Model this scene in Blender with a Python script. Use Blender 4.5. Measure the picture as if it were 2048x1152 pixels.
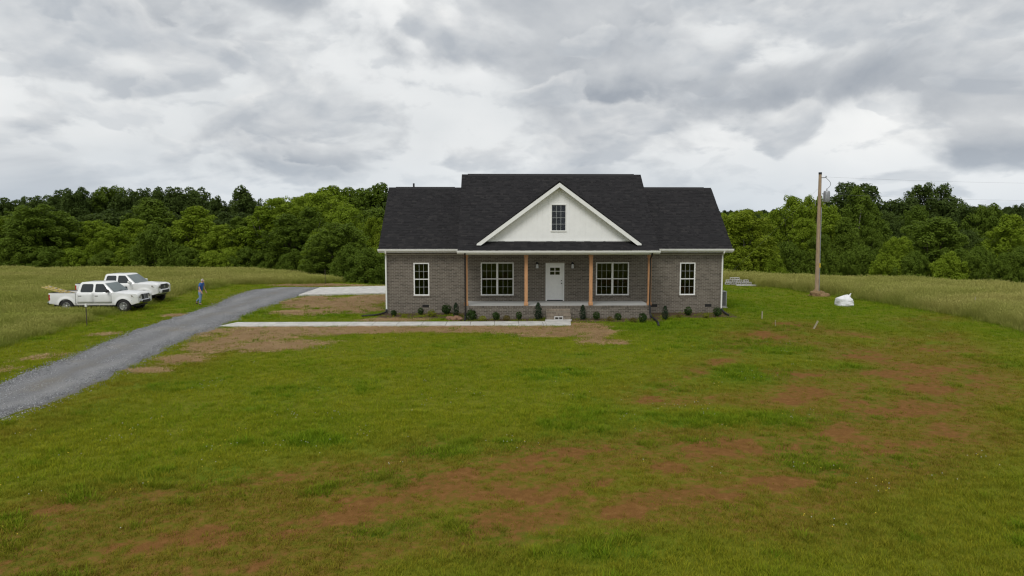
import bpy, bmesh, math, random
import numpy as np
from mathutils import Vector, Matrix, Euler

# ---------------------------------------------------------------- scene, camera, sky, sun, exposure
for o in list(bpy.data.objects):
    bpy.data.objects.remove(o)
S = bpy.context.scene
COL = S.collection
rad = math.radians
cam_d = bpy.data.cameras.new('camera'); cam = bpy.data.objects.new('camera', cam_d); COL.objects.link(cam)
cam_d.sensor_width = 36.0; cam_d.lens = 36.0 * 1400 / 2048
cam_d.clip_start = 0.1; cam_d.clip_end = 6000
cam.location = (0, 0, 4.8)
cam.rotation_euler = (rad(90 - 5.0), 0, rad(-1.27))
S.camera = cam
SUN_EL, SUN_AZ = 50.0, 200.0            # azimuth clockwise from +Y: the sun stands behind the camera, a little left
world = bpy.data.worlds.new('World'); S.world = world; world.use_nodes = True
nt = world.node_tree; nt.nodes.clear()
def wn(t, **k):
    n = nt.nodes.new(t)
    for a, b in k.items(): setattr(n, a, b)
    return n
def wmath(op, a, b=None, c=None, clamp=False):
    n = wn('ShaderNodeMath', operation=op, use_clamp=clamp)
    for i, v in enumerate((a, b, c)):
        if v is None: continue
        if isinstance(v, (int, float)): n.inputs[i].default_value = v
        else: nt.links.new(v, n.inputs[i])
    return n.outputs[0]
def wramp(fac, stops):
    n = wn('ShaderNodeValToRGB'); nt.links.new(fac, n.inputs[0])
    e = n.color_ramp.elements
    while len(e) < len(stops): e.new(0.5)
    for i, (p, c) in enumerate(stops):
        e[i].position = p; e[i].color = (*c, 1)
    return n.outputs[0]
def wmix(f, a, b, typ='MIX'):
    n = wn('ShaderNodeMix', data_type='RGBA', blend_type=typ)
    for i, v in ((0, f), (6, a), (7, b)):
        if isinstance(v, (int, float)): n.inputs[i].default_value = v
        elif isinstance(v, tuple): n.inputs[i].default_value = (*v, 1)
        else: nt.links.new(v, n.inputs[i])
    return n.outputs[2]
tc = wn('ShaderNodeTexCoord'); sep = wn('ShaderNodeSeparateXYZ'); nt.links.new(tc.outputs['Generated'], sep.inputs[0])
zc = wmath('MAXIMUM', sep.outputs[2], 0.0)
# cloud coordinates: direction, with elevation stretched so that puffs flatten and crowd towards the horizon
el = wmath('MULTIPLY', wmath('POWER', zc, 0.78), 1.30)
comb = wn('ShaderNodeCombineXYZ'); nt.links.new(sep.outputs[0], comb.inputs[0]); nt.links.new(sep.outputs[1], comb.inputs[1]); nt.links.new(el, comb.inputs[2])
def wnoise(scale, detail, rough, w, dist=0.0, vec=None, stretch=(1, 1, 1), lac=2.0):
    mp = wn('ShaderNodeMapping'); nt.links.new(vec or comb.outputs[0], mp.inputs[0]); mp.inputs['Scale'].default_value = stretch
    n = wn('ShaderNodeTexNoise', noise_dimensions='4D')
    nt.links.new(mp.outputs[0], n.inputs['Vector'])
    n.inputs['Scale'].default_value = scale; n.inputs['Detail'].default_value = detail
    n.inputs['Roughness'].default_value = rough; n.inputs['W'].default_value = w; n.inputs['Distortion'].default_value = dist
    n.inputs['Lacunarity'].default_value = lac
    return n.outputs['Fac']
CLOUD_SEED = 212.2
def shifted(dz):
    n = wn('ShaderNodeVectorMath', operation='ADD'); nt.links.new(comb.outputs[0], n.inputs[0]); n.inputs[1].default_value = (0, 0, dz); return n.outputs[0]
def wrange(f, a, b, c=0.0, d=1.0, smooth=True):
    n = wn('ShaderNodeMapRange', interpolation_type='SMOOTHSTEP' if smooth else 'LINEAR'); nt.links.new(f, n.inputs[0])
    for i, v in ((1, a), (2, b), (3, c), (4, d)): n.inputs[i].default_value = v
    return n.outputs[0]
big = wnoise(1.9, 3, 0.5, CLOUD_SEED, 0.2)
mid = wnoise(4.6, 7, 0.46, CLOUD_SEED + 4.1, 0.25)
back = wramp(wmath('ADD', wmath('MULTIPLY', big, 0.6), wmath('MULTIPLY', mid, 0.4)), [(0.38, (8.7, 8.75, 8.65)), (0.48, (7.7, 7.85, 7.9)), (0.56, (6.7, 6.95, 7.1)), (0.66, (5.3, 5.65, 6.0))])
def puffs(scale, seed, lo, hi, dz, top, base, kmul, amount, under):
    """a layer of cumulus: defined edge, lit crown, grey flat base"""
    def f(vec):
        n1 = wnoise(scale, 8, 0.47, CLOUD_SEED + seed, 0.3, vec, (1, 1, 1.25), 2.1)
        return wmath('ADD', wmath('MULTIPLY', n1, 0.72), wmath('MULTIPLY', wnoise(1.9, 2, 0.5, CLOUD_SEED, 0.2, vec), 0.28))
    f0 = f(comb.outputs[0]); f1 = f(shifted(-dz))
    m = wmath('MULTIPLY', wrange(f0, lo, hi), amount)
    sh = wmath('ADD', wmath('MULTIPLY', wmath('SUBTRACT', f0, f1), kmul), 0.45)
    sh = wmath('SUBTRACT', sh, wmath('MULTIPLY', wrange(f0, hi, hi + .16), 0.35), None, True)
    return wmix(m, under, wramp(sh, [(0.0, base), (0.55, tuple(.55*p+.45*q for p, q in zip(base, top))), (1.0, top)]))
cloud = puffs(3.3, 14.0, 0.475, 0.55, 0.06, (8.3, 8.35, 8.25), (2.8, 3.15, 3.65), -3.9, 0.90, back)
cloud = puffs(6.6, 27.0, 0.505, 0.555, 0.035, (8.7, 8.68, 8.5), (3.9, 4.25, 4.7), -4.6, 0.72, cloud)
cloud = puffs(12.5, 41.0, 0.515, 0.56, 0.02, (8.7, 8.68, 8.5), (4.6, 4.95, 5.35), -5.0, 0.4, cloud)
sky = wn('ShaderNodeTexSky', sky_type='NISHITA'); sky.sun_disc = False
sky.sun_elevation = rad(SUN_EL); sky.sun_rotation = rad(SUN_AZ); sky.altitude = 200
gap = wramp(wmath('ADD', wmath('MULTIPLY', mid, 0.7), wmath('MULTIPLY', big, 0.3)), [(0.27, (1, 1, 1)), (0.33, (0, 0, 0))])
col = wmix(gap, cloud, wmix(0.55, sky.outputs[0], (8.0, 8.4, 8.8)))
hz = wramp(zc, [(0.0, (1, 1, 1)), (0.11, (0, 0, 0))])
hzf = wn('ShaderNodeRGBToBW'); nt.links.new(hz, hzf.inputs[0])
col = wmix(wmath('MULTIPLY', hzf.outputs[0], 0.75), col, (5.4, 6.05, 6.7))
bg = wn('ShaderNodeBackground'); bg.inputs[1].default_value = 0.10
out = wn('ShaderNodeOutputWorld'); nt.links.new(col, bg.inputs[0]); nt.links.new(bg.outputs[0], out.inputs[0])
sl = bpy.data.lights.new('sun', 'SUN'); sl.energy = 1.5; sl.angle = rad(22); sl.color = (1.0, 0.98, 0.94)
sun = bpy.data.objects.new('sun', sl); COL.objects.link(sun); sun.location = (0, -20, 60)
_a, _e = rad(SUN_AZ), rad(SUN_EL)
sun.rotation_euler = Vector((-math.sin(_a) * math.cos(_e), -math.cos(_a) * math.cos(_e), -math.sin(_e))).to_track_quat('-Z', 'Y').to_euler()
vs = S.view_settings; vs.view_transform = 'Standard'; vs.look = 'None'; vs.exposure = 0.12; vs.gamma = 1.0; vs.use_curve_mapping = False
S.cycles.max_bounces = 6; S.cycles.diffuse_bounces = 4; S.cycles.glossy_bounces = 3; S.cycles.transmission_bounces = 4; S.cycles.transparent_max_bounces = 6
S.cycles.caustics_reflective = False; S.cycles.caustics_refractive = False
S.cycles.use_denoising = True; S.cycles.denoiser = 'OPENIMAGEDENOISE'; S.cycles.denoising_input_passes = 'RGB_ALBEDO_NORMAL'; S.cycles.denoising_prefilter = 'ACCURATE'; S.cycles.filter_width = 1.25

# ---------------------------------------------------------------- helpers
rng = np.random.default_rng(11)
random.seed(11)
def tag(o, label=None, cat=None, group=None, kind=None):
    if label: o['label'] = label
    if cat: o['category'] = cat
    if group: o['group'] = group
    if kind: o['kind'] = kind
    return o
def empty(name, loc=(0, 0, 0), rz=0.0, parent=None):
    o = bpy.data.objects.new(name, None); COL.objects.link(o); o.location = loc; o.rotation_euler = (0, 0, rz)
    o.empty_display_size = 0.2
    if parent: o.parent = parent
    return o
def mesh_np(name, V, Q, attrs=None, smooth=False):
    """V (n,3), Q list of arrays of faces (k,3) or (k,4)"""
    me = bpy.data.meshes.new(name)
    if isinstance(Q, np.ndarray): Q = [Q]
    Q = [q for q in Q if len(q)]
    nl = sum(q.size for q in Q); nf = sum(len(q) for q in Q)
    me.vertices.add(len(V)); me.vertices.foreach_set('co', np.asarray(V, np.float32).ravel())
    me.loops.add(nl); me.loops.foreach_set('vertex_index', np.concatenate([q.ravel() for q in Q]).astype(np.int32))
    tot = np.concatenate([np.full(len(q), q.shape[1]) for q in Q]).astype(np.int32)
    st = np.concatenate([[0], np.cumsum(tot)[:-1]]).astype(np.int32)
    me.polygons.add(nf); me.polygons.foreach_set('loop_start', st)
    me.update(calc_edges=True)
    me.polygons.foreach_set('use_smooth', np.full(nf, smooth))
    for k, a in (attrs or {}).items():
        at = me.attributes.new(k, 'FLOAT', 'POINT'); at.data.foreach_set('value', np.asarray(a, np.float32))
    me.update()
    return me
def link(name, me, mat=None, parent=None, loc=None):
    o = bpy.data.objects.new(name, me); COL.objects.link(o)
    if mat is not None and not me.materials:
        for m in (mat if isinstance(mat, (list, tuple)) else [mat]): me.materials.append(m)
    if parent: o.parent = parent
    if loc is not None: o.location = loc
    return o
class MB:
    """collects boxes, prisms, tubes into one mesh"""
    def __init__(s): s.v = []; s.f = []; s.sm = []; s.mi = []; s.cur = 0
    def add(s, vs, fs, smooth=False):
        b = len(s.v); s.v.extend([tuple(v) for v in vs])
        for f in fs: s.f.append(tuple(i + b for i in f)); s.sm.append(smooth); s.mi.append(s.cur)
        return s
    def box(s, x0, x1, y0, y1, z0, z1):
        return s.add([(x0,y0,z0),(x1,y0,z0),(x1,y1,z0),(x0,y1,z0),(x0,y0,z1),(x1,y0,z1),(x1,y1,z1),(x0,y1,z1)],
                     [(0,3,2,1),(4,5,6,7),(0,1,5,4),(1,2,6,5),(2,3,7,6),(3,0,4,7)])
    def cbox(s, x0, x1, y0, y1, z0, z1, c=0.01):
        """box with chamfered vertical and top edges"""
        c = min(c, (x1-x0)*.45, (y1-y0)*.45, (z1-z0)*.45)
        def ring(d, z): return [(x0+d,y0+c,z),(x0+c,y0+d,z),(x1-c,y0+d,z),(x1-d,y0+c,z),(x1-d,y1-c,z),(x1-c,y1-d,z),(x0+c,y1-d,z),(x0+d,y1-c,z)]
        V = ring(c*.6, z0) + ring(0, z0+c) + ring(0, z1-c) + ring(c*.6, z1); F = []
        for k in range(3):
            for i in range(8): F.append((k*8+i, k*8+(i+1)%8, k*8+8+(i+1)%8, k*8+8+i))
        F.append(tuple(range(7,-1,-1))); F.append(tuple(range(24,32)))
        return s.add(V, F)
    def prism(s, poly, y0, y1, axis='y'):
        """polygon (a,b) extruded along axis; for axis y a=x,b=z; axis x a=y,b=z; axis z a=x,b=y"""
        n = len(poly)
        def P(a, b, t): return {'y': (a, t, b), 'x': (t, a, b), 'z': (a, b, t)}[axis]
        V = [P(a, b, y0) for a, b in poly] + [P(a, b, y1) for a, b in poly]
        F = [tuple(range(n)), tuple(range(2*n-1, n-1, -1))] + [(i, i+n, (i+1)%n+n, (i+1)%n) for i in range(n)]
        return s.add(V, F)
    def tube(s, pts, r, n=8, cap=True, smooth=True):
        pts = [Vector(p) for p in pts]; rs = r if isinstance(r, (list, tuple)) else [r]*len(pts)
        V = []; F = []; prev = None
        for i, p in enumerate(pts):
            t = (pts[min(i+1, len(pts)-1)] - pts[max(i-1, 0)]).normalized()
            if prev is None:
                a = t.orthogonal().normalized()
            else:
                a = (prev - t*prev.dot(t)); a = a.normalized() if a.length > 1e-6 else t.orthogonal().normalized()
            prev = a; b = t.cross(a)
            for k in range(n):
                q = 2*math.pi*k/n; V.append(p + (a*math.cos(q) + b*math.sin(q))*rs[i])
        for i in range(len(pts)-1):
            for k in range(n): F.append((i*n+k, i*n+(k+1)%n, (i+1)*n+(k+1)%n, (i+1)*n+k))
        s.add(V, F, smooth)
        if cap: s.add(V[:n], [tuple(range(n-1,-1,-1))]); s.add(V[-n:], [tuple(range(n))])
        return s
    def lathe(s, prof, n=24, axis='z', c=(0,0,0), smooth=True):
        V = []; F = []
        for r, h in prof:
            for k in range(n):
                q = 2*math.pi*k/n; a, b = r*math.cos(q), r*math.sin(q)
                V.append({'z': (c[0]+a, c[1]+b, c[2]+h), 'y': (c[0]+a, c[1]+h, c[2]+b), 'x': (c[0]+h, c[1]+a, c[2]+b)}[axis])
        for i in range(len(prof)-1):
            for k in range(n): F.append((i*n+k, i*n+(k+1)%n, (i+1)*n+(k+1)%n, (i+1)*n+k))
        return s.add(V, F, smooth)
    def mesh(s, name):
        me = bpy.data.meshes.new(name); me.from_pydata(s.v, [], s.f)
        me.polygons.foreach_set('use_smooth', s.sm)
        me.polygons.foreach_set('material_index', s.mi)
        me.update()
        bm = bmesh.new(); bm.from_mesh(me); bmesh.ops.recalc_face_normals(bm, faces=bm.faces); bm.to_mesh(me); bm.free()
        return me
    def build(s, name, mat, parent=None, loc=None):
        return link(name, s.mesh(name), mat, parent, loc)
def copy_tree(o, parent=None):
    c = o.copy(); COL.objects.link(c); c.parent = parent
    for ch in o.children: copy_tree(ch, c)
    return c
# value noise for terrain and masks
_perm = np.random.default_rng(5).random((256, 256)).astype(np.float32)
def vnoise(x, y, seed=0):
    x = np.asarray(x, np.float64) + seed*17.31; y = np.asarray(y, np.float64) + seed*9.77
    xi = np.floor(x).astype(int); yi = np.floor(y).astype(int); fx = x-xi; fy = y-yi
    fx = fx*fx*(3-2*fx); fy = fy*fy*(3-2*fy)
    a = _perm[xi & 255, yi & 255]; b = _perm[(xi+1) & 255, yi & 255]; c = _perm[xi & 255, (yi+1) & 255]; d = _perm[(xi+1) & 255, (yi+1) & 255]
    return (a*(1-fx)+b*fx)*(1-fy) + (c*(1-fx)+d*fx)*fy
def fbm(x, y, octv=4, seed=0):
    s = 0; a = .5; t = 0
    for k in range(octv):
        s = s + a*vnoise(x*2**k, y*2**k, seed+k*3); t += a; a *= .55
    return s/t
def sstep(a, b, x):
    t = np.clip((np.asarray(x)-a)/(b-a), 0, 1); return t*t*(3-2*t)

# ---------------------------------------------------------------- materials
def mat(name):
    m = bpy.data.materials.new(name); m.use_nodes = True
    return m, m.node_tree, m.node_tree.nodes['Principled BSDF']
def N(nt, t, **k):
    n = nt.nodes.new(t)
    for a, b in k.items(): setattr(n, a, b)
    return n
def setin(nt, sock, v):
    if isinstance(v, (int, float)): sock.default_value = v
    elif isinstance(v, tuple): sock.default_value = (*v, 1) if len(v) == 3 else v
    else: nt.links.new(v, sock)
def attr(nt, name, typ='GEOMETRY'):
    n = N(nt, 'ShaderNodeAttribute', attribute_name=name, attribute_type=typ); return n.outputs['Fac']
def noise(nt, scale, detail=4, rough=.55, coord='Object', stretch=None):
    t = N(nt, 'ShaderNodeTexCoord'); n = N(nt, 'ShaderNodeTexNoise')
    v = t.outputs[coord]
    if stretch:
        mp = N(nt, 'ShaderNodeMapping'); nt.links.new(v, mp.inputs[0]); mp.inputs['Scale'].default_value = stretch; v = mp.outputs[0]
    nt.links.new(v, n.inputs['Vector']); n.inputs['Scale'].default_value = scale; n.inputs['Detail'].default_value = detail; n.inputs['Roughness'].default_value = rough
    return n.outputs['Fac']
def ramp(nt, fac, stops):
    n = N(nt, 'ShaderNodeValToRGB'); nt.links.new(fac, n.inputs[0]); e = n.color_ramp.elements
    while len(e) < len(stops): e.new(.5)
    for i, (p, c) in enumerate(stops): e[i].position = p; e[i].color = (*c, 1)
    return n.outputs[0]
def mix(nt, f, a, b, typ='MIX'):
    n = N(nt, 'ShaderNodeMix', data_type='RGBA', blend_type=typ)
    setin(nt, n.inputs[0], f); setin(nt, n.inputs[6], a); setin(nt, n.inputs[7], b); return n.outputs[2]
def mth(nt, op, a, b=0.0, clamp=False):
    n = N(nt, 'ShaderNodeMath', operation=op, use_clamp=clamp); setin(nt, n.inputs[0], a); setin(nt, n.inputs[1], b); return n.outputs[0]
def bump(nt, bs, h, strength=.3, dist=.01):
    n = N(nt, 'ShaderNodeBump'); n.inputs['Strength'].default_value = strength; n.inputs['Distance'].default_value = dist
    nt.links.new(h, n.inputs['Height']); nt.links.new(n.outputs[0], bs.inputs['Normal'])
def simple(name, c, rough=.6, metal=0.0, spec=.4, var=.12, scale=6.0, bumps=0.0):
    m, t, b = mat(name)
    f = noise(t, scale, 5)
    lo = tuple(x*(1-var) for x in c); hi = tuple(min(1, x*(1+var)) for x in c)
    nt_c = ramp(t, f, [(.3, lo), (.7, hi)]); t.links.new(nt_c, b.inputs['Base Color'])
    b.inputs['Roughness'].default_value = rough; b.inputs['Metallic'].default_value = metal; b.inputs['Specular IOR Level'].default_value = spec
    if bumps: bump(t, b, noise(t, scale*8, 4), bumps, .005)
    return m
def glassy(name, c, rough=.03, spec=.5):
    m = simple(name, c, rough, 0, spec, .1, 2); return m
M = {}
M['white_trim'] = simple('white_trim', (.80, .80, .77), .5, var=.04)
M['white_siding'] = simple('white_siding', (.85, .85, .83), .6, var=.03, scale=3)
M['gutter'] = simple('gutter_white', (.78, .78, .74), .35, var=.04)
M['downspout_dark'] = simple('downspout_dark', (.018, .015, .013), .35)
M['drain'] = simple('black_corrugated', (.015, .015, .016), .5)
M['concrete'] = simple('concrete', (.50, .485, .45), .85, var=.20, scale=2.2, bumps=.15)
M['porch_concrete'] = simple('porch_concrete', (.40, .40, .385), .8, var=.08, scale=1.5)
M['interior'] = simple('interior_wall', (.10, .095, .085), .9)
M['black_metal'] = simple('black_metal', (.012, .012, .013), .4)
M['dark_vent'] = simple('dark_vent', (.02, .018, .016), .7)
M['soffit'] = simple('soffit', (.70, .70, .67), .6, var=.03)
M['galv'] = simple('galvanised', (.36, .37, .38), .45, .6)
M['grey_block'] = simple('concrete_block', (.50, .49, .47), .9, var=.12, scale=9, bumps=.3)
def m_glass():
    m, t, b = mat('window_glass')
    b.inputs['Base Color'].default_value = (.9, .95, .92, 1); b.inputs['Roughness'].default_value = .015
    b.inputs['Transmission Weight'].default_value = 1.0; b.inputs['IOR'].default_value = 1.38
    bump(t, b, noise(t, 1.2, 2), .05, .01)
    return m
M['glass'] = m_glass()
def m_brick():
    m, t, b = mat('grey_brown_brick')
    v = attr(t, 'val')
    c = ramp(t, v, [(0, (.075, .065, .053)), (.25, (.122, .104, .084)), (.5, (.155, .133, .107)), (.85, (.192, .166, .135)), (1, (.24, .21, .172))])
    f = noise(t, 22, 4)
    c = mix(t, .25, c, ramp(t, f, [(.3, (.07, .06, .05)), (.7, (.23, .20, .165))]))
    # a wash of red clay splashed up the lowest courses
    t.links.new(c, b.inputs['Base Color']); b.inputs['Roughness'].default_value = .85; b.inputs['Specular IOR Level'].default_value = .25
    bump(t, b, noise(t, 90, 3), .35, .004)
    return m
M['brick'] = m_brick()
M['mortar'] = simple('mortar', (.38, .35, .29), .95, var=.14, scale=5)
def m_shingle():
    m, t, b = mat('charcoal_shingle')
    v = attr(t, 'val')
    c = ramp(t, v, [(0, (.0145, .014, .015)), (.5, (.021, .020, .0215)), (.85, (.028, .0265, .0275)), (1, (.038, .035, .0345))])
    f = noise(t, 160, 2, .7)
    c = mix(t, .4, c, ramp(t, f, [(.35, (.011, .011, .0115)), (.7, (.043, .041, .042))]))
    t.links.new(c, b.inputs['Base Color']); b.inputs['Roughness'].default_value = .95; b.inputs['Specular IOR Level'].default_value = .15
    return m
M['shingle'] = m_shingle()
M['roof_deck'] = simple('roof_deck', (.02, .019, .02), .9)
def m_wood(name, lo, hi, rough=.65, stretch=(14, 14, 1.2)):
    m, t, b = mat(name)
    f = noise(t, 2.2, 6, .6, 'Object', stretch)
    c = ramp(t, f, [(.3, lo), (.7, hi)]); t.links.new(c, b.inputs['Base Color']); b.inputs['Roughness'].default_value = rough
    bump(t, b, f, .2, .004)
    return m
M['cedar'] = m_wood('cedar_post', (.42, .20, .085), (.60, .33, .16))
M['pole'] = m_wood('weathered_pole', (.23, .155, .09), (.46, .34, .22), .8)
M['stake'] = m_wood('pale_stake', (.25, .22, .14), (.40, .36, .26), .8)
# ---- ground materials
def m_ground():
    m, t, b = mat('lawn_soil')
    dirt, straw, lush, hay = attr(t, 'dirt'), attr(t, 'straw'), attr(t, 'lush'), attr(t, 'hay')
    n1 = noise(t, 0.35, 6, .6); n2 = noise(t, 6, 6, .65); n3 = noise(t, 40, 4, .7)
    g = ramp(t, n2, [(.25, (.080, .095, .007)), (.5, (.130, .145, .011)), (.75, (.185, .180, .020))])
    g = mix(t, mth(t, 'MULTIPLY', lush, .75), g, ramp(t, n2, [(.3, (.045, .100, .005)), (.7, (.09, .165, .008))]))
    g = mix(t, hay, g, ramp(t, n2, [(.3, (.10, .105, .026)), (.7, (.17, .155, .050))]))
    d = ramp(t, n2, [(.25, (.115, .052, .012)), (.55, (.190, .088, .024)), (.8, (.30, .155, .055))])
    d = mix(t, .35, d, ramp(t, n3, [(.3, (.082, .042, .012)), (.7, (.25, .135, .05))]))
    s = ramp(t, n3, [(.28, (.18, .100, .046)), (.5, (.34, .205, .102)), (.72, (.49, .33, .18))])
    s = mix(t, mth(t, 'MULTIPLY', ramp_bw(t, n1, .45, .62), .5), s, ramp(t, n2, [(.3, (.13, .07, .033)), (.7, (.32, .19, .095))]))
    dm = mth(t, 'ADD', dirt, mth(t, 'MULTIPLY', mth(t, 'SUBTRACT', n2, .5), .9)); dm = ramp_bw(t, dm, .28, .74)
    smk = mth(t, 'ADD', straw, mth(t, 'MULTIPLY', mth(t, 'SUBTRACT', n2, .5), .9)); smk = ramp_bw(t, smk, .34, .60)
    c = mix(t, dm, g, d); c = mix(t, smk, c, s)
    c = mix(t, attr(t, 'mulch'), c, ramp(t, n3, [(.3, (.045, .030, .020)), (.7, (.14, .10, .062))]))
    t.links.new(c, b.inputs['Base Color']); b.inputs['Roughness'].default_value = .95; b.inputs['Specular IOR Level'].default_value = .04
    bump(t, b, mth(t, 'ADD', n2, mth(t, 'MULTIPLY', n3, .5)), .6, .03)
    return m
def ramp_bw(t, f, a, b):
    n = N(t, 'ShaderNodeMapRange', interpolation_type='SMOOTHSTEP'); setin(t, n.inputs[0], f)
    n.inputs[1].default_value = a; n.inputs[2].default_value = b; return n.outputs[0]
M['ground'] = m_ground()
def m_gravel():
    m, t, b = mat('gravel')
    tcn = N(t, 'ShaderNodeTexCoord'); vo = N(t, 'ShaderNodeTexVoronoi'); vo.inputs['Scale'].default_value = 48
    t.links.new(tcn.outputs['Object'], vo.inputs['Vector'])
    bw = N(t, 'ShaderNodeRGBToBW'); t.links.new(vo.outputs['Color'], bw.inputs[0])
    c = ramp(t, bw.outputs[0], [(0.1, (.18, .182, .188)), (.5, (.235, .237, .243)), (.9, (.30, .30, .305))])
    big = noise(t, .45, 5)
    c = mix(t, mth(t, 'MULTIPLY', ramp_bw(t, big, .52, .72), .55), c, (.30, .265, .20))
    c = mix(t, ramp_bw(t, vo.outputs['Distance'], .35, .8), c, (.13, .13, .135))
    c = mix(t, mth(t, 'MULTIPLY', attr(t, 'tread'), .45), c, (.34, .335, .325))        # packed pale wheel tracks
    c = mix(t, mth(t, 'MULTIPLY', attr(t, 'crown'), .30), c, (.20, .17, .115))
    t.links.new(c, b.inputs['Base Color']); b.inputs['Roughness'].default_value = .9; b.inputs['Specular IOR Level'].default_value = .25
    bump(t, b, vo.outputs['Distance'], .8, -.03)
    return m
M['gravel'] = m_gravel()
def m_blade(name, lo, hi, tipc, trans=.25, dirtc=None):
    """grass blades: tint comes from the instance, tips differ from the base"""
    m, t, b = mat(name)
    tint = attr(t, 'tint', 'INSTANCER'); h = attr(t, 'h')
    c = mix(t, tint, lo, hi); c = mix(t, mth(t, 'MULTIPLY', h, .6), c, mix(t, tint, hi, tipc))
    c = mix(t, mth(t, 'MULTIPLY', attr(t, 'dry', 'INSTANCER'), .85), c, (.225, .145, .026))
    t.links.new(c, b.inputs['Base Color']); b.inputs['Roughness'].default_value = .7; b.inputs['Specular IOR Level'].default_value = .06
    tr = N(t, 'ShaderNodeBsdfTranslucent'); t.links.new(c, tr.inputs[0])
    ms = N(t, 'ShaderNodeMixShader'); ms.inputs[0].default_value = trans
    t.links.new(b.outputs[0], ms.inputs[1]); t.links.new(tr.outputs[0], ms.inputs[2])
    t.links.new(ms.outputs[0], t.nodes['Material Output'].inputs[0])
    return m
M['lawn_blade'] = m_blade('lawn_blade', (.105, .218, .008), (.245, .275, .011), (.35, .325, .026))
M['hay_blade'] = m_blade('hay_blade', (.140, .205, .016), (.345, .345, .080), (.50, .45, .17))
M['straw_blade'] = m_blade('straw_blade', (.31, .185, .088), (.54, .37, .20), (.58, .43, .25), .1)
def m_leaf(name, dark, light, trans=.4):
    m, t, b = mat(name)
    v = attr(t, 'val'); oi = N(t, 'ShaderNodeObjectInfo')
    f = mth(t, 'ADD', mth(t, 'MULTIPLY', v, .65), mth(t, 'MULTIPLY', oi.outputs['Random'], .35))
    c = mix(t, f, dark, light)
    t.links.new(c, b.inputs['Base Color']); b.inputs['Roughness'].default_value = .6; b.inputs['Specular IOR Level'].default_value = .12
    tr = N(t, 'ShaderNodeBsdfTranslucent'); t.links.new(c, tr.inputs[0])
    ms = N(t, 'ShaderNodeMixShader'); ms.inputs[0].default_value = trans
    t.links.new(b.outputs[0], ms.inputs[1]); t.links.new(tr.outputs[0], ms.inputs[2])
    t.links.new(ms.outputs[0], t.nodes['Material Output'].inputs[0])
    return m
LEAF = [m_leaf('leaf_mid_green', (.080, .130, .012), (.170, .238, .026)),
        m_leaf('leaf_fresh_green', (.140, .215, .012), (.28, .362, .030)),
        m_leaf('leaf_yellow_green', (.135, .200, .011), (.290, .350, .028)),
        m_leaf('leaf_dark_green', (.050, .082, .016), (.102, .146, .028))]
M['bark'] = m_wood('bark', (.07, .055, .042), (.15, .12, .095), .9, (6, 6, 1.5))
M['bark_pale'] = m_wood('bark_pale', (.20, .18, .15), (.34, .31, .27), .9, (6, 6, 1.5))
# ---------------------------------------------------------------- terrain
DRIVE_L = [(-15.3, -30), (-15.1, 5), (-15.1, 21.3), (-15.4, 23.2), (-15.8, 26.9), (-16.6, 32.8), (-17.1, 37.9), (-17.6, 43.8), (-18.4, 49.6), (-18.6, 53.6), (-17.6, 55.9)]
DRIVE_R = [(-12.2, -30), (-12.1, 5), (-12.25, 17.2), (-12.2, 18.3), (-12.3, 20.6), (-12.6, 23.9), (-13.1, 28.5), (-13.3, 33.5), (-13.8, 39.4), (-14.0, 45.5), (-13.85, 48.8)]
CREST_X = [-400, -120, -54, -26, -22, -17, -13, -9, 0, 10, 21, 31, 36, 40, 60, 120, 400]
CREST_Y = [84, 79, 77.4, 76, 71.5, 66, 61.5, 59.5, 60, 62, 64.5, 60.5, 55.5, 51.5, 42, 30, 20]
HAYR_Y = [-60, 0, 20, 31, 35, 39.2, 43.5, 49.4, 54.8, 56.8, 70]       # edge of the mown lawn on the right, x as a function of y
HAYR_X = [22, 22.5, 23.4, 23.9, 24.4, 24.5, 24.2, 23.2, 21.7, 19.2, 14]
def crest(x): return np.interp(x, CREST_X, CREST_Y)
def terrain(x, y):
    x = np.asarray(x, float); y = np.asarray(y, float)
    d = y - crest(x)
    r = np.hypot(x, y - 40)
    z = -np.where(d > -4, .012*np.clip(d+4, 0, 8)**2, 0) - .19*np.clip(d-4, 0, 48)
    far = sstep(190, 620, np.hypot(x, y))
    rr_ = np.hypot(x, y)
    hill = far*np.clip(.0245*rr_+2.0, 0, 40)*(.35+.95*fbm(x/230+3.3, y/230+8.1, 3, 2))
    z = z + hill*sstep(20, 160, y)
    near = 1 - sstep(60, 140, r)
    yard = np.maximum(sstep(1.0, 4.0, np.maximum(np.maximum(-8-x, x-14.5), np.maximum(33-y, y-47))), 0)
    z = z - .10*np.exp(-(((x+23)/5)**2+((y-43)/5)**2)*.5)
    z = z + (fbm(x/6, y/6, 3, 9)-.5)*.22*near*yard + (fbm(x/1.1, y/1.1, 2, 4)-.5)*.05*near*yard
    return z
def in_drive(x, y):
    l = np.interp(y, [p[1] for p in DRIVE_L], [p[0] for p in DRIVE_L]); r = np.interp(y, [p[1] for p in DRIVE_R], [p[0] for p in DRIVE_R])
    return np.where(y < 55.9, np.minimum(x-l, r-x), np.minimum(-abs(y-55.9), 0) - .1*0 - np.where((x > -18) & (x < -14), 0, 9))
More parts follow.
